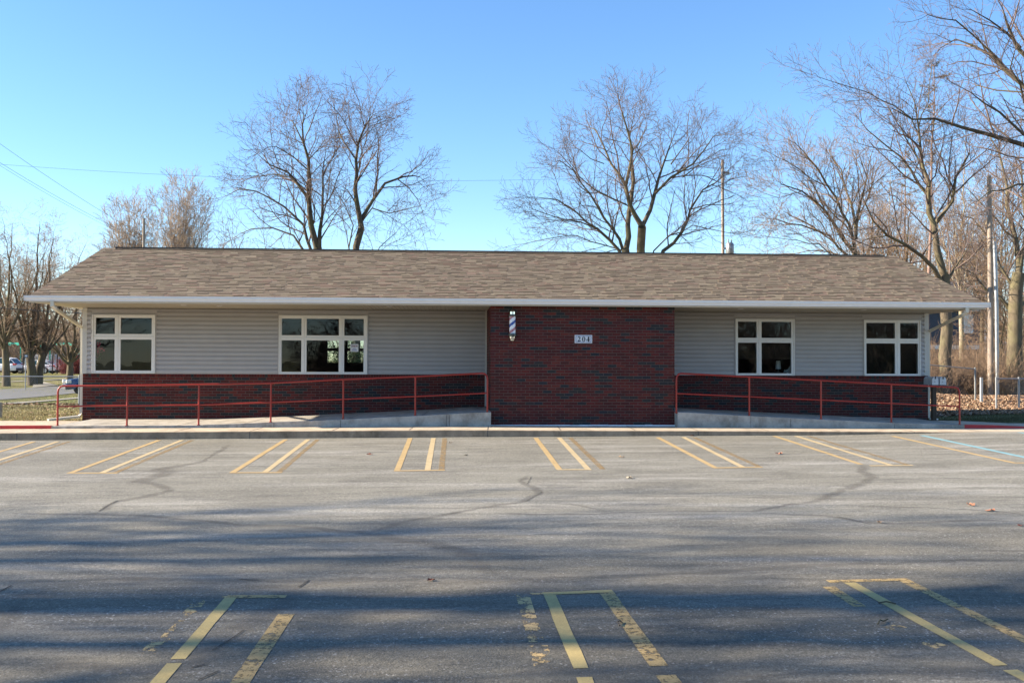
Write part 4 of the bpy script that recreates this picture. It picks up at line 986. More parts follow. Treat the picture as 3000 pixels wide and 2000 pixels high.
# fuzzy round crowns further left
for i, (x, yt, Yq, sp, sd, nm) in enumerate([(378, 600, 82, 2.3, 41, 'round pale fuzzy bare crown left above the roof end'), (530, 540, 80, 2.5, 42, 'taller rounded pale bare crown above the left roof')]):
    auto_tree('bare_tree', nm, (px2x(x, Yq), Yq, 0), px2z(x, yt, Yq), sp, 3.2, 24, .2, sd, opt(dens=(2.6, 4.4, 5), len=(1.8, 1.0, .5), rmin=.0085, up=.12, ang=36, lift=.2, wander=.13), (M['barkdk'], M['twigpale']), upright=.62, ball=True)

# --- left background trees
OL = opt(dens=(1.4, 2.8, 3.8), rmin=.006, len=(2.1, 1.0, .45), wander=.2, up=.04, ang=52)
for i, (x, yb, yt, Yq, sp, fk, nl, tr, sd, lean, nm, mt) in enumerate([
    (20, 1097, 640, 78, 4.2, 3.4, 11, .26, 51, (-.05, 0), 'tall bare tree at the far left edge beyond the street', 'bark'),
    (98, 1097, 632, 80, 4.0, 2.3, 10, .34, 52, (-.12, 0), 'left stem of the V shaped bare pair in front of the white car', 'barkdk'),
    (112, 1097, 690, 81, 3.6, 2.6, 9, .30, 53, (.16, 0), 'right stem of the V shaped bare pair in front of the white car', 'barkdk'),
    (203, 1096, 760, 84, 3.8, 1.9, 11, .27, 54, (.05, 0), 'bare tree with low fork beside the red brush', 'bark'),
    (60, 1085, 700, 125, 5.5, 3, 11, .25, 55, (0, 0), 'hazy bare tree behind the parked white vehicles', 'barkdk'),
    (170, 1085, 640 + 90, 130, 6, 3, 12, .25, 56, (0, 0), 'pale bare tree behind the white van', 'barkpale'),
    (245, 1085, 780, 105, 5, 2, 14, .22, 57, (0, 0), 'spreading pale bare tree close to the left wall of the shop', 'barkpale'),
    (-60, 1090, 640, 90, 4.5, 3, 9, .25, 58, (0, 0), 'bare tree mostly outside the left edge', 'barkdk')]):
    auto_tree('bare_tree', nm, (px2x(x, Yq), Yq, float(gz(px2x(x, Yq), Yq))), px2z(x, yt, Yq), sp, fk, nl, tr, sd, dict(OL, rmin=.0065 * Yq / 80), (M[mt], M['twigpale' if i in (3, 5, 6) else 'twigtan']), lean)

# --- right side trees
OR_ = opt(dens=(2.2, 3.4, 4.6), len=(2.6, 1.1, .45), rmin=.005)
guided('bare_tree', 'tall bare tree leaning over the right end of the roof', 40, [
    ([(2766, 1175), (2772, 1000), (2766, 804)], .27, .21, 1), ([(2766, 810), (2745, 730), (2737, 660), (2720, 574), (2703, 488), (2691, 373), (2680, 300), (2650, 230), (2600, 190)], .17, .012, .15),
    ([(2737, 660), (2790, 590), (2800, 520), (2840, 450), (2870, 380)], .10, .012, .15), ([(2720, 574), (2670, 500), (2600, 430), (2540, 380), (2480, 300)], .08, .012, .1), ([(2703, 488), (2650, 400), (2610, 330), (2560, 240)], .07, .012, .1),
    ([(2768, 845), (2735, 785), (2700, 750), (2650, 715), (2600, 690), (2559, 649), (2525, 574), (2500, 500)], .12, .012, .2), ([(2691, 373), (2720, 300), (2730, 200), (2720, 120)], .05, .01, .1), ([(2600, 690), (2540, 700), (2470, 740)], .05, .01, .2),
    ([(2790, 590), (2750, 500), (2760, 430), (2790, 360)], .05, .01, .1), ([(2766, 850), (2800, 780), (2850, 700), (2900, 660)], .08, .012, .15), ([(2694, 400), (2668, 345), (2620, 310), (2540, 270), (2440, 240), (2380, 220)], .05, .01, .1)], 61, OR_, (M['bark'], M['twig']), 2766)
guided('bare_tree', 'wide purplish bare tree spreading low behind the right end of the roof', 50, [
    ([(2515, 1130), (2512, 900), (2508, 740)], .26, .2, 1), ([(2508, 745), (2470, 700), (2420, 620), (2350, 560), (2290, 540), (2230, 480)], .12, .012, .1), ([(2510, 790), (2430, 690), (2350, 660), (2270, 640), (2210, 600)], .09, .012, .1), ([(2510, 810), (2400, 715), (2300, 700), (2220, 690)], .07, .012, .1),
    ([(2508, 745), (2490, 660), (2450, 580), (2400, 500), (2330, 420), (2290, 400)], .10, .012, .1), ([(2508, 700), (2500, 620), (2470, 530), (2430, 440), (2390, 380)], .09, .012, .1), ([(2508, 690), (2520, 600), (2540, 520), (2510, 430), (2480, 380)], .09, .012, .1),
    ([(2420, 620), (2370, 520), (2300, 470), (2240, 440)], .05, .01, .1), ([(2510, 800), (2560, 700), (2600, 640), (2620, 560)], .07, .012, .1), ([(2350, 560), (2280, 580), (2220, 560)], .04, .01, .1)], 62, opt(dens=(2.6, 3.8, 5), len=(2.4, 1.1, .5), rmin=.0055, up=.14, ang=38), (M['bark'], M['twigtan']), 2510)
guided('bare_tree', 'thick trunked bare tree near the right edge behind the chain link fence', 43, [
    ([(2980, 1150), (2972, 1050), (2975, 900), (2985, 800)], .36, .27, 1), ([(2985, 810), (2975, 700), (2950, 600), (2940, 500), (2900, 400), (2860, 330)], .16, .012, .1), ([(2978, 930), (2930, 870), (2890, 850), (2850, 800), (2800, 780)], .10, .012, .15),
    ([(2985, 800), (3010, 700), (3000, 600), (2990, 480), (2950, 380)], .16, .012, .1), ([(2980, 860), (2930, 780), (2900, 700), (2850, 640), (2780, 620)], .10, .012, .1), ([(2985, 900), (3020, 850), (3060, 780)], .12, .02, .1), ([(2975, 700), (2920, 640), (2850, 570), (2790, 500)], .07, .012, .1)], 63, OR_, (M['bark'], M['twig']), 2978)
# great tree whose limbs enter from the right edge
guided('bare_tree', 'great bare tree at the right edge reaching long limbs into the sky', 30, [
    ([(3190, 1230), (3180, 900), (3150, 600), (3120, 420)], .42, .3, 1), ([(3120, 470), (3000, 425), (2910, 398), (2818, 373), (2740, 348), (2674, 350), (2600, 310), (2560, 270)], .115, .014, .12),
    ([(3125, 430), (3060, 330), (3000, 253), (2950, 212), (2900, 160), (2846, 132), (2800, 115), (2740, 150)], .11, .014, .12), ([(3150, 600), (3050, 430), (3000, 395), (2930, 330), (2880, 300), (2830, 260), (2790, 230)], .095, .014, .12),
    ([(3110, 260), (3040, 200), (2980, 140), (2950, 70), (2930, 0), (2915, -50)], .12, .014, .1), ([(3120, 430), (3100, 300), (3110, 150), (3060, 0), (3050, -60)], .16, .02, .1), ([(3060, 330), (2990, 270), (2920, 265), (2860, 250), (2800, 200)], .06, .012, .1),
    ([(2990, 140), (2900, 60), (2830, 20), (2790, -10)], .07, .012, .1), ([(3000, 250), (2900, 150), (2800, 60), (2700, 40)], .06, .012, .1), ([(3160, 700), (3080, 560), (2980, 540), (2900, 560), (2850, 600)], .08, .012, .1), ([(3150, 500), (3000, 300), (2960, 200), (2990, 80)], .08, .012, .1)], 64, opt(dens=(2.1, 3.2, 4.6), len=(2.0, .85, .36), rmin=.0038, up=.03, wander=.15), (M['barkdk'], M['twig']), 3190)
# thin background stems on the right
for i, (x, yt, Yq, sp, sd) in enumerate([(2545, 540, 62, 2.4, 71), (2600, 500, 66, 2.4, 72), (2655, 560, 60, 2.2, 73), (2815, 420, 58, 2.6, 74), (2880, 560, 64, 2.6, 75), (2930, 420, 60, 2.6, 76), (2705, 640, 70, 2.5, 77), (2850, 700, 75, 3, 78), (2640, 690, 78, 3, 79), (2770, 660, 72, 3, 80)]):
    auto_tree('bare_tree', ['slim dark bare tree rising over the right roof end, leftmost of the slim stems', 'slim pale stemmed bare tree just right of the purplish crown', 'slender bare tree rising right of the purplish crown', 'slim bare tree behind the leaning tree and the pole', 'slim bare tree directly left of the wooden pole', 'slim bare tree directly right of the wooden pole', 'low thin bare tree above the roof corner', 'low bare tree behind the navy house', 'low thin bare tree just over the sloping roof edge', 'low bare tree behind the leaning trunk'][i], (px2x(x, Yq), Yq, .1), px2z(x, yt, Yq), sp, 6 if yt < 600 else 3, 8, .14, sd, opt(dens=(1.9, 3.0, 3.8), len=(2.1, 1., .45), rmin=.0065, up=.2), (M['barkpale' if i % 2 else 'barkdk'], M['twigtan']), group='slim trees on the right', upright=.4)
for i, (x, yt, Yq, sp, sd, nm) in enumerate([(2790, 790, 80, 3.4, 171, 'scrubby tan thicket tree left of the wooden pole, below the slim stems'), (2870, 760, 82, 3.4, 172, 'scrubby tan thicket tree just behind the wooden pole'), (2935, 800, 49, 2.2, 173, 'scrubby tan thicket tree between the wooden pole and the thick trunk'), (2995, 740, 53, 2.4, 174, 'scrubby tan thicket tree at the right edge behind the thick trunk'), (2740, 850, 79, 3.0, 175, 'scrubby tan thicket tree just past the right roof corner')]):
    auto_tree('thicket_tree', nm, (px2x(x, Yq), Yq, .1), px2z(x, yt, Yq), sp, 1.4, 9, .09, sd, opt(dens=(2.2, 3.4, 4.2), len=(2.0, 1., .45), rmin=.006, up=.12, ang=50), (M['bark'], M['twigtan']), group='scrubby thicket on the right', upright=.4)
# conifer: bare pinkish pine with needle tufts
def pine(label, x, Yq, ytop, ybare, seed, lean=.0):
    bx_ = px2x(x, Yq); H = px2z(x, ytop, Yq); hb = px2z(x, ybare, Yq); root = thing('pine_tree', label, 'tree', (bx_, Yq, .1), 'pines on the right'); t = Tree(seed); rn = t.r
    o = opt(maxl=2, dens=(1.4, 2.4, 3), len=(1.4, .6, .3), rmin=.006, ang=70, lift=.1)
    P = [(bx_ + lean * f * H + rn.gauss(0, .05), Yq, .1 + (H - .1) * f) for f in np.linspace(0, 1, 9)]
    t.add(P, list(np.linspace(.13, .02, 9)), 0, 9); tips = []
    z = hb
    while z < H:
        for k in range(4):
            az = rn.uniform(0, 6.28); L = rn.uniform(.5, 2.0) * (1.1 - .6 * (z - hb) / (H - hb)); c = (bx_ + lean * z, Yq, z); e = (c[0] + math.cos(az) * L, Yq + math.sin(az) * L, z + rn.uniform(-.2, .5)); t.add([c, e], [.03, .008], 1, 4)
            for q in range(7): f = rn.uniform(.35, 1.05); tips.append((c[0] + (e[0] - c[0]) * f + rn.gauss(0, .12), c[1] + (e[1] - c[1]) * f + rn.gauss(0, .12), c[2] + (e[2] - c[2]) * f + rn.gauss(0, .1)))
        z += rn.uniform(.35, .75)
    t.mesh(root, (M['barkpine'], M['barkpine']), ('trunk', 'crown'))
    n = len(tips) * 14; C_ = np.repeat(np.array(tips), 14, 0); d = npr.normal(size=(n, 3)); d /= np.linalg.norm(d, axis=1, keepdims=True); s_ = npr.normal(size=(n, 3)); s_ = np.cross(d, s_); s_ /= np.linalg.norm(s_, axis=1, keepdims=True)
    a = C_; b = C_ + d * .17; V = np.stack([a - s_ * .008, a + s_ * .008, b], 1).reshape(-1, 3); npmesh('foliage', V, np.arange(n * 3).reshape(-1, 3), M['needle'], root)
pine('tall pink-barked pine with sparse needles beside the leaning tree', 2712, 56, 190, 480, 81, .035)
pine('thin pine with ragged needle clumps left of the pink-barked pine', 2655, 66, 430, 600, 82)

# ---------------------------------------------------------------- underbrush on the right and woodland masses
def brush(name, label, x0, x1, y0, y1, hfun, n, mat, seed, kind='stuff', cat='brush', rmin=.006, zf=gz):
    rg = np.random.RandomState(seed); bx_ = rg.uniform(x0, x1, n); by_ = rg.uniform(y0, y1, n); h = hfun(bx_) * rg.uniform(.35, 1., n)
    az = rg.uniform(0, 6.28, n); ln = np.abs(rg.normal(0, .9, n)); K_ = 5; P = np.zeros((n, K_, 3)); bz = zf(bx_, by_)
    for k in range(K_):
        f = k / (K_ - 1); P[:, k, 0] = bx_ + np.cos(az) * ln * h * f ** 1.4 + rg.normal(0, .09, n) * h * f; P[:, k, 1] = by_ + np.sin(az) * ln * h * f ** 1.4 + rg.normal(0, .09, n) * h * f; P[:, k, 2] = bz + h * f * (1 - .25 * ln * f)
    # side twigs
    m = n * 11; pi = rg.randint(0, n, m); ki = rg.randint(1, K_ - 1, m); a = P[pi, ki]; d = rg.normal(size=(m, 3)); d[:, 2] = d[:, 2] * .6 + .15; d /= np.linalg.norm(d, axis=1, keepdims=True); L = h[pi] * rg.uniform(.15, .4, m)
    Q = np.stack([a, a + d * L[:, None] * .5, a + d * L[:, None] + rg.normal(0, .03, (m, 3))], 1)
    V = []; Fq = []; off = 0
    for PP, r0 in ((P, rmin * 1.8), (Q, rmin)):
        b_, k_, _ = PP.shape; rr_ = np.linspace(1, .4, k_)[None, :, None] * r0; an = np.arange(3) * 2.094
        ring = PP[:, :, None] + np.stack([np.cos(an), np.sin(an), np.zeros(3)], -1)[None, None] * rr_[..., None] + 0
        V.append(ring.reshape(-1, 3)); idx = np.arange(b_ * k_ * 3).reshape(b_, k_, 3) + off; nx = np.roll(idx, -1, 2)
        Fq.append(np.stack([idx[:, :-1], nx[:, :-1], nx[:, 1:], idx[:, 1:]], -1).reshape(-1, 4)); off += b_ * k_ * 3
    o = npmesh(name, np.concatenate(V), np.concatenate(Fq), mat); tag(o, label, cat, kind=kind); return o
brush('underbrush', 'tangled tan underbrush behind the chain link fence on the right', 13.0, 24, 39.3, 45, lambda x: 2.1 + .5 * np.sin(x * 1.7), 2600, M['twigtan'], 1, rmin=.006)
brush('underbrush', 'darker tall brush in front of the houses on the right', 16, 34, 46, 56, lambda x: 3.3 + .6 * np.sin(x), 2200, M['twigtan'], 2, rmin=.008)
brush('woodland', 'brown leafless woodland far behind the parked white vehicles', -125, -38, 150, 185, lambda x: 10.0 + 2.5 * np.sin(x * .13), 4200, M['twigpale'], 3, rmin=.035, cat='woodland')
brush('woodland', 'pale leafless thicket behind the left wall of the shop', -60, -38, 120, 140, lambda x: 7.5 + 0 * x, 1500, M['twigpale'], 4, rmin=.024, cat='woodland')
brush('woodland', 'brown leafless woodland far behind the houses on the right', 34, 110, 110, 150, lambda x: 9.5 + 0 * x, 3000, M['twigtan'], 6, rmin=.03, cat='woodland')
brush('red_brush', 'reddish brush beside the white van', px2x(176, 106), px2x(250, 106), 106, 110, lambda x: 2.3 + 0 * x, 700, M['redfence'], 5, rmin=.022, cat='brush')
# trees behind the viewer: seen only as reflections in the window panes
for i, (x, y) in enumerate([(-30, -34), (-19, -38), (-4, -32), (6, -36), (16, -31), (27, -36), (38, -33), (50, -38)]):
    auto_tree('bare_tree', 'bare tree behind the viewer reflected in the window panes', (x, y, -1.2), 11 + (i % 3) * 1.5, 4.5, 3, 9, .3, 90 + i, opt(maxl=2, dens=(2, 3.2), len=(2.6, 1.2), rmin=.014), (M['barkdk'], M['twig']), group='trees reflected in the window panes')
brush('woodland', 'dark woodland across from the shop reflected in the panes', -14, 90, -60, -45, lambda x: 9 + 0 * x, 3500, M['twig'], 9, rmin=.04, cat='woodland', zf=lambda a, b: np.full_like(a, -1.2))
# tall trees left of the lot whose trunks and limbs throw the long shadows
OS = opt(maxl=2, dens=(1.8, 2.2), len=(2.4, .9), rmin=.02, wander=.13)
for i, (x, y, H, sp, fk, nl, tr, sd, nm) in enumerate([(-27, 9.65, 24, 4, 16.5, 7, .29, 101, 'tall straight bare tree left of the parking lot'), (-25, 8.45, 19, 2.5, 13.5, 5, .12, 102, 'slim bare tree left of the lot, nearest the viewer'),
        (-30, 11.35, 18, 4.0, 8.5, 8, .24, 103, 'forked bare tree left of the lot across from the near stalls'), (-37, 10.3, 20, 3.6, 11, 6, .2, 104, 'bare tree farthest left of the lot'), (-23, 6.9, 15, 3.2, 8, 6, .15, 105, 'small bare tree left of the lot beside the viewer')]):
    auto_tree('bare_tree', nm, (x, y, float(lot(x, y)) - .07), H, sp, fk, nl, tr, sd, OS, (M['barkdk'], M['twig']), (0, 0), group='trees left of the lot')

# ---------------------------------------------------------------- utility poles and wires
def pole(label, x, ybase, ytop, Yq, r_, group='utility poles', extra=False):
    bx_ = px2x(x, Yq); z0 = float(gz(bx_, Yq)); zt = px2z(x, ytop, Yq); o = thing('utility_pole', label, 'utility pole', (bx_, Yq, z0), group)
    mb = MB(); mb.tube([(bx_, Yq, z0 - .3), (bx_ + .03, Yq, (z0 + zt) / 2), (bx_, Yq, zt)], [r_, r_ * .85, r_ * .7], 12); mb.build('post', M['polewood'], o, smooth=True); return o, bx_, zt
o, bx_, zt = pole('weathered wooden pole with steel conduit by the right chain link fence', 2901, 1180, 515, 39.5, .12)
mb = MB(); zc0 = float(gz(bx_, 39.3)); mb.tube([(bx_ + .15, 39.25, zc0 - .1), (bx_ + .14, 39.25, 4), (bx_ + .1, 39.3, 6.6)], .075, 10); mb.build('conduit', M['galv'], o, smooth=True)
o, bx_, zt = pole('pale wooden pole with transformer rising behind the right half of the roof', 2117, 1150, 470, 62, .125)
mb = MB(); tx = px2x(2136, 62); tz = px2z(2136, 745, 62); mb.lathe([(.22, 0), (.25, .05), (.25, .62), (.2, .7), (.06, .72)], (tx, 61.8, tz), 16); mb.box(bx_, tx, 61.78, 61.86, tz + .3, tz + .4)
for dx_ in (-.1, .1): mb.lathe([(.03, .7), (.05, .76), (.03, .82), (.05, .88), (.02, .95)], (tx + dx_, 61.8, tz), 8)
mb.build('transformer', M['galv'], o, smooth=True)
mb = MB(); mb.box(bx_ - .1, bx_ + .35, 61.7, 61.8, zt - .9, zt - .78); mb.lathe([(.03, 0), (.06, .08), (.02, .18)], (bx_ + .3, 61.75, zt - .78), 8); mb.build('insulator', M['galvdark'], o)
pole('short dark pole stub in the round crown at the left', 417, 1100, 640, 76, .13)
def wire(label, a, b, sag, r_=.012):
    a, b = Vector(a), Vector(b); mb = MB(); pts = []
    for i in range(25): f = i / 24; p = a.lerp(b, f); p.z -= sag * 4 * f * (1 - f); pts.append(tuple(p))
    mb.tube(pts, r_, 5); o = mb.build('power_line', M['black']); tag(o, label, 'wire', 'overhead wires'); return o
P1 = (px2x(2117, 62), 62, px2z(2117, 505, 62))
wire('long thin wire crossing the sky behind the trees to the transformer pole', atY(-200, 465, 62), P1, .9, .007)
wire('steep single wire at the upper left', atY(-120, 335, 60), atY(417, 690, 76), .25, .010)
wire('lower twin wire at the left', atY(-120, 400, 60), atY(417, 705, 76), .3, .010)
wire('second of the lower twin wires at the left', atY(-120, 408, 60), atY(417, 712, 76), .32, .008)
wire('dark cable crossing low through the trees beside the left gutter', atY(-100, 893, 70), atY(420, 925, 70), .1, .03)

# ---------------------------------------------------------------- chain link fences
def mesh_fence(name, label, A, Bp, h, posts, dark=False, zf=gz, wire_r=.0022, cell=.075):
    A, Bp = np.array(A, float), np.array(Bp, float); L = np.linalg.norm(Bp - A); u = (Bp - A) / L; m = M['galvdark' if dark else 'galv']
    zA = float(zf(*A)); o = thing(name, label, 'fence', (A[0], A[1], zA), 'chain link fences')
    g = lambda s, z: (A[0] + u[0] * s, A[1] + u[1] * s, float(zf(*(A + u * s))) + z)
    mb = MB(); mb.tube([g(s, h) for s in np.linspace(0, L, max(2, int(L / 3)))], .022, 8); mb.build('top_rail', m, o, smooth=True)
    for s in posts: mb = MB(); mb.tube([g(s, -.1), g(s, h + .06)], .033, 10); mb.build('post', m, o, smooth=True)
    V = []; Fq = []; k = 0
    for s0 in np.arange(-h, L, cell):
        for sg_ in (1, -1):
            a, b = (s0, 0.), (s0 + h, h - .03)
            if sg_ < 0: a, b = (s0 + h, 0.), (s0, h - .03)
            if min(a[0], b[0]) < 0 or max(a[0], b[0]) > L: continue
            p, q = np.array(g(*a)), np.array(g(*b)); nrm = np.array([0, 0, wire_r]); w2 = np.array([u[0], u[1], 0]) * wire_r
            V += [p - w2, p + w2, q + w2, q - w2]; Fq.append([k, k + 1, k + 2, k + 3]); k += 4
    npmesh('mesh', np.array(V), np.array(Fq), m, o)
    return o
pl = px2x(233, 37)
mesh_fence('chain_link_fence', 'low chain link fence across the left lawn', (-32, 37), (pl + 1.5, 37), 1.02, [pl - (-32) - k * 3.05 for k in range(7)] , zf=lambda x, y: gz(x, y) * 0 + .02)
pr = px2x(2985, 33, 1150)
mesh_fence('chain_link_fence', 'bright chain link fence near the right edge, nearer of the right fences', (px2x(2918, 33), 33), (26, 33), 1.07, [0, pr - px2x(2918, 33), pr - px2x(2918, 33) + 3, pr - px2x(2918, 33) + 6])
pf = px2x(2857, 36.5, 1120)
mesh_fence('chain_link_fence', 'darker chain link fence running behind the shop to the brush', (6, 36.5), (pf, 36.5), 1.22, [0, 3, 6, pf - 6], dark=True)
mb = MB(); x = px2x(2874, 36); z = float(gz(x, 36)); mb.tube([(x, 36, z - .1), (x + .01, 36, z + .95)], .06, 8); tag(mb.build('fence_post', M['galv']), 'stout pale post standing between the two right fences', 'post')

# ---------------------------------------------------------------- houses
Yh = 66
def housebox(mb, x0, x1, y0, y1, z0, z1): mb.box(x0, x1, y0, y1, z0, z1)
hx0, hx1 = px2x(2600, Yh), px2x(2882, Yh); hz = px2z(2800, 911, Yh); hl = px2z(2800, 1016, Yh)
H1 = thing('house', 'navy blue house with white trim seen under the right gutter', 'house', (hx0, Yh, 0))
mb = MB(); mb.box(hx0, hx1, Yh, Yh + 9, -.2, hz); z = .3
while z < hz - .2: mb.box(hx0, hx1, Yh - .025, Yh - .001, z, z + .012); z += .16
mb.build('wall', M['navy'], H1)
mb = MB(); mb.box(hx0 - .3, hx1 + .25, Yh - .35, Yh - .03, hz - .02, hz + .22); mb.box(hx0, hx1 + .1, Yh - .06, Yh - .03, hl - .16, hl + .12); mb.box(hx1 - .02, hx1 + .16, Yh - .07, Yh, -.1, hz - .02); mb.build('trim', M['houseWhite'], H1)
wx0, wx1, wz0, wz1 = px2x(2814, Yh), px2x(2850, Yh), px2z(2830, 976, Yh), px2z(2830, 921, Yh)
mb = MB(); mb.box(wx0, wx1, Yh - .09, Yh - .03, wz0, wz1); wnd = mb.build('window', M['houseWhite'], H1)
mb = MB(); mb.box(wx0 + .09, wx1 - .09, Yh - .095, Yh - .091, wz0 + .4, wz1 - .2); mb.build('blind', M['signw'], wnd)
mb = MB(); mb.prof_x([(Yh - .4, hz + .2), (Yh + 4.5, hz + 2.4), (Yh + 9.4, hz + .2)], hx0 - .3, hx1 + .3); mb.build('roof', M['roofgrey'], H1)
mb = MB(); xx = hx1 + .22; mb.box(xx, xx + .1, Yh - .15, Yh - .05, 0, hz - .3); mb.build('downspout', M['houseWhite'], H1)
Yg = 84; H2 = thing('house', 'low beige house beyond the brush at the right edge', 'house', (px2x(2925, Yg), Yg, 0))
a, b = px2x(2915, Yg), px2x(3080, Yg); zt = px2z(2950, 1048, Yg)
mb = MB(); mb.box(a, b, Yg, Yg + 8, -.2, zt); mb.build('wall', M['beige'], H2)
mb = MB(); mb.prof_x([(Yg - .5, zt - .05), (Yg + 4, zt + 1.5), (Yg + 8.5, zt - .05)], a - .4, b + .4); mb.build('roof', M['roofgrey'], H2)
mb = MB(); mb.box(a + 2.4, a + 4.4, Yg - .05, Yg - .01, .6, zt - .3); mb.build('garage_door', M['houseWhite'], H2)

# ---------------------------------------------------------------- street and left scenery
def gpoly(name, pts, mat, lift, fn=gz):
    P = [atF(x, y, fn) for x, y in pts]; mb = MB(); mb.poly([(p[0], p[1], p[2] + lift) for p in P]); return mb.build(name, mat, kind='structure')
def gstrip(name, top, bot, mat, lift, n=14):
    """pixel polylines top (far) and bottom (near) of a band on the terrain"""
    mb = MB(); xs = np.linspace(top[0][0], top[-1][0], n)
    T_ = [atF(x, float(np.interp(x, [p[0] for p in top], [p[1] for p in top])), gz) for x in xs]; B_ = [atF(x, float(np.interp(x, [p[0] for p in bot], [p[1] for p in bot])), gz) for x in xs]
    K_ = 6
    for i in range(n - 1):
        for k in range(K_):
            q = []
            for (t, b, f) in ((B_[i], T_[i], k / K_), (B_[i + 1], T_[i + 1], k / K_), (B_[i + 1], T_[i + 1], (k + 1) / K_), (B_[i], T_[i], (k + 1) / K_)):
                p = t + (b - t) * f; q.append((p[0], p[1], float(gz(p[0], p[1])) + lift))
            mb.quad(*q)
    return mb.build(name, mat, kind='structure')
gstrip('road', [(-250, 1150), (0, 1141), (60, 1138), (160, 1132), (420, 1120)], [(-250, 1183), (0, 1172), (120, 1163), (240, 1150), (420, 1140)], M['road'], .03)
gstrip('path', [(-250, 1133), (0, 1119.5), (120, 1114), (240, 1109), (420, 1102)], [(-250, 1135.5), (0, 1121.5), (120, 1116), (240, 1111), (420, 1104)], M['path'], .05)
gstrip('path', [(-250, 1200), (0, 1183), (120, 1175), (240, 1164), (420, 1150)], [(-250, 1204), (0, 1187), (120, 1178), (240, 1167.5), (420, 1153)], M['path'], .04)
gpoly('driveway', [(100, 1121), (125, 1119), (170, 1130), (95, 1137)], M['path'], .06)
# left lawn grass, leaves
def grass(name, label, x0, x1, y0, y1, n, h, seed, cols, zf=gz, lift=0.):
    rg = np.random.RandomState(seed); X = rg.uniform(x0, x1, n); Y = rg.uniform(y0, y1, n); Z = zf(X, Y) + lift; az = rg.uniform(0, 6.28, n); hh = h * rg.uniform(.5, 1.2, n); wd = .006 + .004 * rg.rand(n)
    c, s = np.cos(az) * wd, np.sin(az) * wd; ln = rg.normal(0, .5, (n, 2)) * hh[:, None]
    V = np.stack([np.stack([X - c, Y - s, Z], 1), np.stack([X + c, Y + s, Z], 1), np.stack([X + ln[:, 0], Y + ln[:, 1], Z + hh], 1)], 1).reshape(-1, 3)
    cc = np.array(cols)[rg.randint(0, len(cols), n)] * rg.uniform(.7, 1.25, (n, 1)); pat = np.sin(X * 1.7 + Y * 2.3) + np.sin(X * .6 - Y * 1.1); cc = cc * (1 + .12 * pat[:, None])
    o = npmesh(name, V, np.arange(n * 3).reshape(-1, 3), M['grassblade'], cols=np.clip(cc, 0, 1)); tag(o, label, 'grass', kind='stuff'); return o
GC = [(.35, .29, .14), (.42, .35, .20), (.26, .245, .10), (.46, .385, .23), (.22, .20, .09)]
grass('grass', 'dry winter lawn left of the shop in front of the low fence', -22, -9.3, 24.65, 38, 90000, .045, 1, GC)
grass('grass', 'greener lawn strip between the fence and the street', -36, -12, 38, 62, 60000, .05, 2, [(.26, .28, .08), (.20, .25, .06), (.34, .30, .12)])
grass('grass', 'lawn beyond the street under the bare trees', -60, -24, 62, 110, 60000, .09, 3, [(.30, .30, .09), (.24, .27, .07), (.36, .31, .13)])
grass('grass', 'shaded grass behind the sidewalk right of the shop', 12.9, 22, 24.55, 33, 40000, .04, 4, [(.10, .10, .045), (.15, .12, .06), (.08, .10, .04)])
def litter(name, label, x0, x1, y0, y1, n, seed, s=.05, zf=gz, cat='leaves'):
    rg = np.random.RandomState(seed); X = rg.uniform(x0, x1, n); Y = rg.uniform(y0, y1, n); Z = zf(X, Y) + .02 + .04 * rg.rand(n)
    C_ = np.stack([X, Y, Z], 1); d1 = rg.normal(size=(n, 3)); d1[:, 2] *= .45; d1 /= np.linalg.norm(d1, axis=1, keepdims=True); up = rg.normal(size=(n, 3)) * .5 + [0, 0, 1]; d2 = np.cross(up, d1); d2 /= np.linalg.norm(d2, axis=1, keepdims=True); sz = s * rg.uniform(.5, 1.2, (n, 1))
    V = np.stack([C_ - d1 * sz, C_ - d2 * sz * .6, C_ + d1 * sz, C_ + d2 * sz * .6], 1).reshape(-1, 3)
    cols = np.array([(.34, .22, .14), (.26, .155, .095), (.44, .315, .21), (.19, .115, .07), (.38, .27, .18)])[rg.randint(0, 5, n)] * rg.uniform(.75, 1.15, (n, 1))
    o = npmesh(name, V, np.arange(n * 4).reshape(-1, 4), M['leaf'], cols=cols); tag(o, label, cat, kind='stuff'); return o
litter('leaf_litter', 'thick brown fallen leaves covering the bank on the right', 12.6, 26, 30.5, 41, 60000, 1, .06)
litter('leaf_litter', 'line of fallen leaves along the foot of the left fence', -26, -12, 36.5, 37.6, 1500, 2, .08)
litter('leaf_litter', 'scattered leaves on the dry left lawn', -20, -9.5, 25, 36, 500, 3, .05)
mb = MB(); nX = 26
gb = grid('leafy_bank', np.linspace(12.62, 28, 26), np.linspace(31.0, 44, 24), gz, M['litter'], extra=.012)
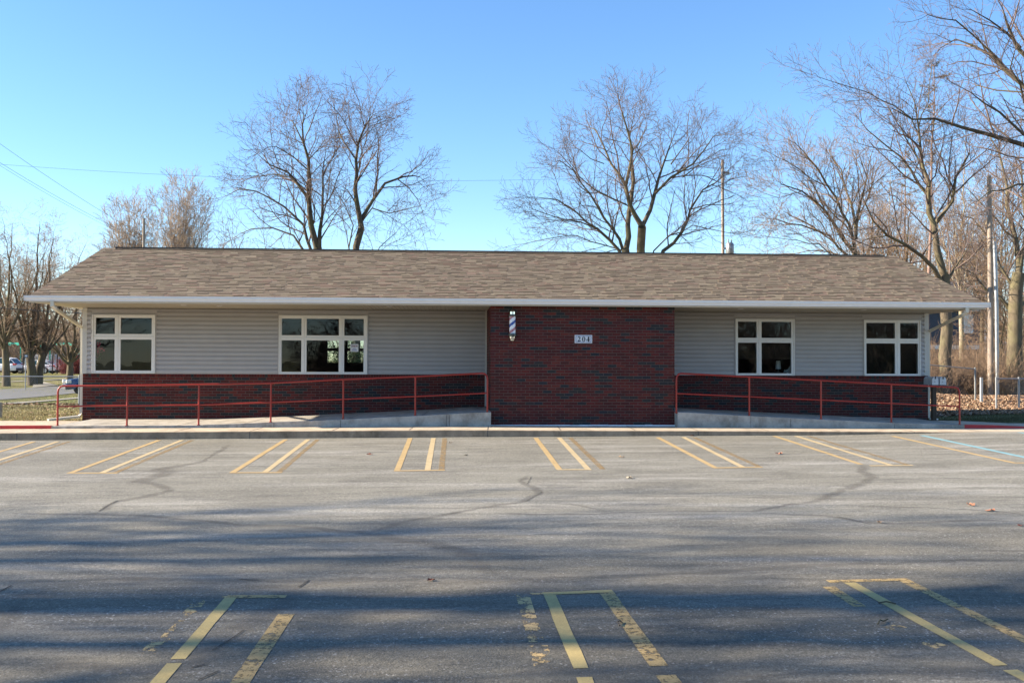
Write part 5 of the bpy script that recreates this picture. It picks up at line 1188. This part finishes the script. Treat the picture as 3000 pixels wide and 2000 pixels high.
# individual fallen leaves on the asphalt
def leafshape(px, py, s, label, c=(.30, .12, .06)):
    p = atL(px, py); r_ = random.Random(int(px)); mb = MB(); z = p[2] + .006; pts = []
    for k in range(11):
        a = 2 * math.pi * k / 11; rr_ = s * (1.0 if k % 2 == 0 else .5) * r_.uniform(.8, 1.1); pts.append((p[0] + math.cos(a) * rr_, p[1] + math.sin(a) * rr_, z + r_.uniform(.0, s * .55)))
    c0 = (p[0], p[1], z + s * .1)
    for k in range(11): mb.poly([c0, pts[k], pts[(k + 1) % 11]], c)
    o = mb.build('fallen_leaf', M['leaf']); tag(o, label, 'leaf', 'leaves lying on the asphalt')
for px, py, s, lb, c in [(1083, 1332, .085, 'brown leaf on the asphalt left of the pair of stripes below the long ramp', (.30, .11, .07)), (1363, 1334, .06, 'small dark leaf on the asphalt between the two middle stall stripes', (.06, .05, .04)), (1819, 1340, .075, 'pale tan leaf on the asphalt below the right end of the entrance wall', (.50, .33, .20)), (1843, 1401, .08, 'whitish curled leaf on open asphalt right of centre', (.45, .38, .28)),
        (2281, 1330, .10, 'orange-red leaf between stall stripes below the window right of the entrance', (.50, .20, .12)), (2843, 1481, .08, 'rust leaf on the asphalt at the right, upper of the two', (.46, .22, .13)), (2900, 1497, .075, 'rust leaf on the asphalt at the right, lower of the two', (.46, .20, .12)), (1262, 1701, .055, 'reddish brown leaf lying on the long sealed crack', (.22, .08, .05)), (2578, 1531, .06, 'tan leaf on the forked sealed crack at the right', (.50, .34, .22)), (2989, 1541, .05, 'small red leaf at the right edge of the lot', (.45, .08, .05)), (1320, 1298, .06, 'dark leaf close to the kerb left of centre', (.14, .09, .06)), (2028, 1277, .07, 'dark brown leaf against the kerb right of the entrance', (.20, .09, .05)), (462, 1287, .06, 'dark leaf against the kerb under the left window', (.16, .10, .06)), (620, 1284, .05, 'small dark leaf against the kerb between the left and wide windows', (.12, .08, .05))]:
    leafshape(px, py, s * .8, lb, tuple(v * .8 for v in c))
def twig(px, py, lab, pts):
    mb = MB(); p = atL(px, py); mb.tube([(p[0] + a, p[1] + b, p[2] + .012 + c) for a, b, c in pts], .006, 5); tag(mb.build('twig', M['barkdk']), lab, 'twig', 'twigs lying on the asphalt')
twig(2582, 1826, 'small bent twig lying beside the pale near stripe at the right', [(-.05, -.05, 0), (-.01, 0, .02), (.03, .03, 0), (.08, .06, .01)])
twig(2597, 1770, 'small twig lying across the pale near stripe at the right', [(-.06, .02, 0), (0, .0, .015), (.07, -.02, 0)])
twig(1811, 1828, 'hooked twig lying between the two centre near stripes', [(0, -.07, 0), (-.005, .0, .01), (.02, .03, .01), (.035, .01, 0)])

# ---------------------------------------------------------------- vehicles
def vehicle(name, label, cat, loc, rot, L, Wd, prof_lo, prof_hi, cab, paint, wheels, wr, lights, van=False):
    """prof_lo/hi: lists of (x, z) along the length for sill and shoulder; cab: list of (x, z, inset) for the greenhouse"""
    o = thing(name, label, cat, (0, 0, 0)); hw = Wd / 2
    mb = MB(); xs = np.linspace(0, L, 33)
    lo = lambda x: float(np.interp(x, [p[0] for p in prof_lo], [p[1] for p in prof_lo])); hi = lambda x: float(np.interp(x, [p[0] for p in prof_hi], [p[1] for p in prof_hi]))
    def arch(x):
        z = lo(x)
        for wx in wheels:
            dd = abs(x - wx)
            if dd < wr * 1.18: z = max(z, wr + math.sqrt(max(0, (wr * 1.18) ** 2 - dd * dd)) * .92)
        return z
    rings = []
    for x in xs:
        e = min(x, L - x); k = 1 - .16 * max(0, 1 - e / .5) ** 2; zl, zh = arch(x), hi(x); zl = min(zl, zh - .05); m = (zl + zh) / 2
        rings.append([(x, -hw * .93 * k, zl), (x, -hw * k, zl + (zh - zl) * .35), (x, -hw * k * .985, zl + (zh - zl) * .75), (x, -hw * k * .90, zh), (x, 0, zh + .035), (x, hw * k * .90, zh), (x, hw * k * .985, zl + (zh - zl) * .75), (x, hw * k, zl + (zh - zl) * .35), (x, hw * .93 * k, zl)])
    for a, b in zip(rings[:-1], rings[1:]):
        for j in range(8): mb.quad(a[j], a[j + 1], b[j + 1], b[j])
        mb.quad(a[8], a[0], b[0], b[8])
    mb.poly(rings[0]); mb.poly(rings[-1][::-1]); body = mb.build('body', paint, o, smooth=True)
    # greenhouse: glass band and painted roof with pillars
    mb = MB(); mr = MB(); G = []
    for x, z, ins in cab: G.append(((x, -hw * ins, z), (x, hw * ins, z), (x, -hw * .9, hi(x) - .02), (x, hw * .9, hi(x) - .02)))
    for a, b in zip(G[:-1], G[1:]):
        mb.quad(a[2], b[2], b[0], a[0]); mb.quad(a[3], b[3], b[1], a[1])
        steep = abs(a[0][2] - b[0][2]) > .18
        (mb if steep else mr).quad(a[0], b[0], b[1], a[1])
        for s_, t_ in ((0, 2), (1, 3)):      # pillars and roof rails
            mr.tube([a[s_], b[s_]], .035, 6)
    for g in G[1:-1]:
        for s_, t_ in ((0, 2), (1, 3)): mr.tube([g[s_], g[t_]], .03, 6)
    mb.build('windows', M['carglass'], o); mr.build('roof', paint, o)
    for wx in wheels:
        for s_ in (-1, 1):
            y = s_ * (hw - .1); mw = MB(); n = 20
            for (ya, yb) in ((y - .1, y + .1),):
                A = [(wx + wr * math.cos(2 * math.pi * k / n), ya, wr + wr * math.sin(2 * math.pi * k / n)) for k in range(n)]; Bq = [(p[0], yb, p[2]) for p in A]
                for k in range(n): mw.quad(A[k], A[(k + 1) % n], Bq[(k + 1) % n], Bq[k])
                mw.poly(A); mw.poly(Bq[::-1])
            wh = mw.build('wheel', M['rubber'], o); mr_ = MB(); y2 = y + s_ * .105
            for k in range(5):
                a = 2 * math.pi * k / 5; c_, s2 = math.cos(a), math.sin(a); mr_.quad((wx - s2 * .04, y2, wr + c_ * .04), (wx + s2 * .04, y2, wr - c_ * .04), (wx + c_ * wr * .66 + s2 * .06, y2, wr + s2 * wr * .66 - c_ * .06), (wx + c_ * wr * .66 - s2 * .06, y2, wr + s2 * wr * .66 + c_ * .06))
            ri = [(wx + wr * .68 * math.cos(2 * math.pi * k / n), y2 - s_ * .002, wr + wr * .68 * math.sin(2 * math.pi * k / n)) for k in range(n)]; r2_ = [(wx + wr * .56 * math.cos(2 * math.pi * k / n), y2 - s_ * .002, wr + wr * .56 * math.sin(2 * math.pi * k / n)) for k in range(n)]
            for k in range(n): mr_.quad(ri[k], ri[(k + 1) % n], r2_[(k + 1) % n], r2_[k])
            mr_.build('rim', M['rim'], wh)
    for nm, mt, bx in lights:
        mb = MB(); mb.box(*bx); mb.build(nm, M[mt], o, bevel=.02)
    o.location = loc; o.rotation_euler = (0, 0, rot)
    for c in o.children: c.matrix_parent_inverse = Matrix(); [setattr(g, 'matrix_parent_inverse', Matrix()) for g in c.children]
    return o
# x=0 is the nose
sed = dict(prof_lo=[(0, .3), (4.7, .32)], prof_hi=[(0, .62), (.3, .74), (1.3, .88), (3.6, .98), (4.4, 1.02), (4.7, .92)], cab=[(1.15, .88, .78), (1.95, 1.36, .66), (2.7, 1.44, .66), (3.3, 1.38, .66), (4.2, 1.03, .74)])
Yc = 112; zc = float(gz(px2x(110, Yc), Yc))
vehicle('parked_car', 'white sedan parked behind the V shaped bare trees', 'car', (px2x(48, Yc), Yc, zc), R(-6), 4.7, 1.82, paint=M['carwhite'], wheels=(.9, 3.62), wr=.33, lights=[('taillight', 'taillight', (4.45, 4.69, -.88, -.5, .78, .93)), ('taillight', 'taillight', (4.45, 4.69, .5, .88, .78, .93)), ('bumper', 'plastic', (4.5, 4.73, -.7, .7, .34, .48)), ('headlight', 'headlight', (.02, .3, -.82, -.5, .58, .7)), ('headlight', 'headlight', (.02, .3, .5, .82, .58, .7))], **sed)
xs_ = px2x(-65, Yc - 2)
vehicle('parked_car', 'white hatchback SUV at the left edge by the first tree', 'car', (xs_, Yc - 2, zc), R(-6), 4.6, 1.86, [(0, .32), (4.6, .34)], [(0, .7), (.4, .9), (1.3, 1.02), (4.3, 1.1), (4.6, .95)], [(1.1, 1.0, .8), (1.9, 1.6, .7), (3.2, 1.7, .7), (3.9, 1.62, .7), (4.45, 1.08, .8)], M['carwhite'], (.9, 3.6), .36, [('taillight', 'taillight', (4.3, 4.58, -.9, -.45, .92, 1.08)), ('taillight', 'taillight', (4.3, 4.58, .45, .9, .92, 1.08)), ('bumper', 'plastic', (4.4, 4.66, -.75, .75, .34, .62)), ('headlight', 'headlight', (.02, .3, -.84, -.5, .64, .8))])
Yv = 122
vehicle('delivery_van', 'white panel van parked behind the white sedan', 'van', (px2x(48, Yv), Yv, zc), R(-4), 5.6, 2.0, [(0, .36), (5.6, .38)], [(0, .85), (.35, 1.05), (.9, 1.2), (1.7, 1.35), (1.75, 2.12), (5.5, 2.15), (5.6, 2.0)], [(.75, 1.12, .84), (1.55, 2.0, .76), (2.1, 2.2, .78)], M['carwhite'], (1.0, 4.4), .36, [('taillight', 'taillight', (5.5, 5.63, -.98, -.82, 1.0, 1.5)), ('taillight', 'taillight', (5.5, 5.63, .82, .98, 1.0, 1.5)), ('side_stripe', 'orange', (2.2, 5.4, -1.012, -1.003, 1.0, 1.05)), ('bumper', 'plastic', (5.5, 5.68, -.9, .9, .38, .55)), ('headlight', 'headlight', (.03, .25, -.9, -.6, .72, .9))], van=True)
Yb = 59; zbl = float(gz(px2x(200, Yb), Yb)) + .03
vehicle('moving_car', 'blue SUV on the street partly hidden by the brick corner', 'car', (px2x(196, Yb) , Yb - .3, zbl), R(28), 4.6, 1.85, [(0, .36), (4.6, .38)], [(0, .72), (.25, .9), (1.3, 1.06), (4.3, 1.12), (4.6, .95)], [(1.2, 1.04, .8), (2.0, 1.58, .7), (3.2, 1.68, .7), (4.0, 1.6, .7), (4.5, 1.1, .8)], M['carblue'], (.95, 3.65), .37, [('headlight', 'headlight', (-.02, .24, -.90, -.54, .70, .88)), ('headlight', 'headlight', (-.02, .24, .54, .90, .70, .88)), ('grille', 'chrome', (-.05, .03, -.5, .5, .62, .66)), ('grille', 'chrome', (-.05, .03, -.5, .5, .80, .84)), ('grille', 'plastic', (-.03, .03, -.5, .5, .66, .80)), ('bumper', 'plastic', (-.08, .25, -.86, .86, .34, .56))])
# ---------------------------------------------------------------- street furniture on the left
Yss = 70; x = px2x(75, Yss); zg = float(gz(x, Yss)); ss = thing('street_sign', 'dark street sign with white panel on a thin pole beside the road', 'sign', (x, Yss, zg))
mb = MB(); mb.tube([(x, Yss, zg), (x, Yss, px2z(75, 1037, Yss))], .035, 8); mb.build('pole', M['galv'], ss)
a, b = px2x(71, Yss), px2x(84, Yss); z0, z1 = px2z(78, 1048, Yss), px2z(78, 1037, Yss); mb = MB(); mb.box(a, b, Yss - .05, Yss - .037, z0, z1); pn = mb.build('panel', M['black'], ss)
mb = MB(); mb.box(a + .05, b - .07, Yss - .056, Yss - .051, z0 + .07, z1 - .06); mb.build('white_field', M['signw'], pn)
for i, px in enumerate((26, 68, 130, 154, 168)):
    Yq = 106; x = px2x(px, Yq); zg = float(gz(x, Yq)); mb = MB(); mb.tube([(x, Yq, zg - .1), (x, Yq, px2z(px, 1031, Yq))], .055, 6)
    tag(mb.build('fence_pole', M['black']), ['tall black pole in front of the SUV at the left edge', 'tall black pole at the nose of the white sedan', 'tall black pole at the tail of the white sedan', 'tall black pole in front of the tail of the van', 'tall black pole at the rear corner of the van'][i], 'pole', 'black poles before the parked cars')
for i, px in enumerate((56, 160, 172)):
    Yq = 124; x = px2x(px, Yq); zg = float(gz(x, Yq)); zt = px2z(px, 1041, Yq); o = thing('lot_lamp', ['white boxy lamp behind the SUV', 'white boxy lamp above the van tail, left of the two', 'white boxy lamp above the van tail, right of the two'][i], 'lamp', (x, Yq, zg), 'white boxy lamps'); mb = MB(); mb.tube([(x, Yq, zg), (x, Yq, zt - .3)], .05, 6); mb.build('pole', M['black'], o)
    mb = MB(); mb.box(x - .13, x + .13, Yq - .13, Yq + .13, zt - .32, zt); mb.build('head', M['white'], o, bevel=.03)
Yq = 117
for i, (a, b, y0, y1) in enumerate([(12, 60, 1003, 1009), (78, 118, 1004, 1010), (146, 222, 1003, 1009), (214, 250, 1025, 1037)]):
    mb = MB(); x0, x1 = px2x(a, Yq), px2x(b, Yq); z0, z1 = px2z(a, y1, Yq), px2z(a, y0, Yq); n = 10
    for k in range(n):
        u0_, u1_ = x0 + (x1 - x0) * k / n, x0 + (x1 - x0) * (k + 1) / n; w0, w1 = .12 * math.sin(k * 1.3), .12 * math.sin((k + 1) * 1.3)
        mb.quad((u0_, Yq + w0, z0 + w0), (u1_, Yq + w1, z0 + w1), (u1_, Yq + w1 + .3, z1), (u0_, Yq + w0 + .3, z1))
    for xx in (x0, x1): mb.tube([(xx, Yq, 0), (xx, Yq, z1)], .06, 6)
    tag(mb.build('green_netting', M['green']), ['green netting band behind the trees at the left edge', 'green netting band behind the V shaped trees', 'green netting band behind the low forked tree', 'lower green netting panel close to the shop wall'][i], 'netting', 'green netting bands')
mb = MB(); x = px2x(1, 27.5, 1220); mb.tube([(x, 27.5, .05), (x, 27.5, .50)], .05, 10); tag(mb.build('bollard', M['galvdark']), 'short grey post at the left edge behind the sidewalk', 'bollard')
# evergreen bushes behind the rear windows
for i, (px, Yq) in enumerate([(1000, 41), (1075, 42)]):
    rg = np.random.RandomState(200 + i); n = 5000; x = px2x(px, Yq); o = thing('evergreen_bush', ['green bush seen through the wide window, left of the two', 'green bush seen through the wide window, right of the two'][i], 'bush', (x, Yq, 0), 'bushes behind the shop'); r_ = rg.rand(n) ** .4; d = rg.normal(size=(n, 3)); d /= np.linalg.norm(d, axis=1, keepdims=True)
    C_ = np.array([x, Yq, 1.3]) + d * r_[:, None] * [1.1, 1.1, 1.35] * (1 + .25 * np.sin(d[:, :1] * 7)); a = rg.normal(size=(n, 3)) * .04; b = rg.normal(size=(n, 3)) * .04; V = np.stack([C_, C_ + a, C_ + b], 1).reshape(-1, 3); npmesh('foliage', V, np.arange(3 * n).reshape(-1, 3), M['evergreen'], o)
    mb = MB(); mb.tube([(x, Yq, 0), (x, Yq, 1.4)], .05, 6); mb.build('stem', M['barkdk'], o)
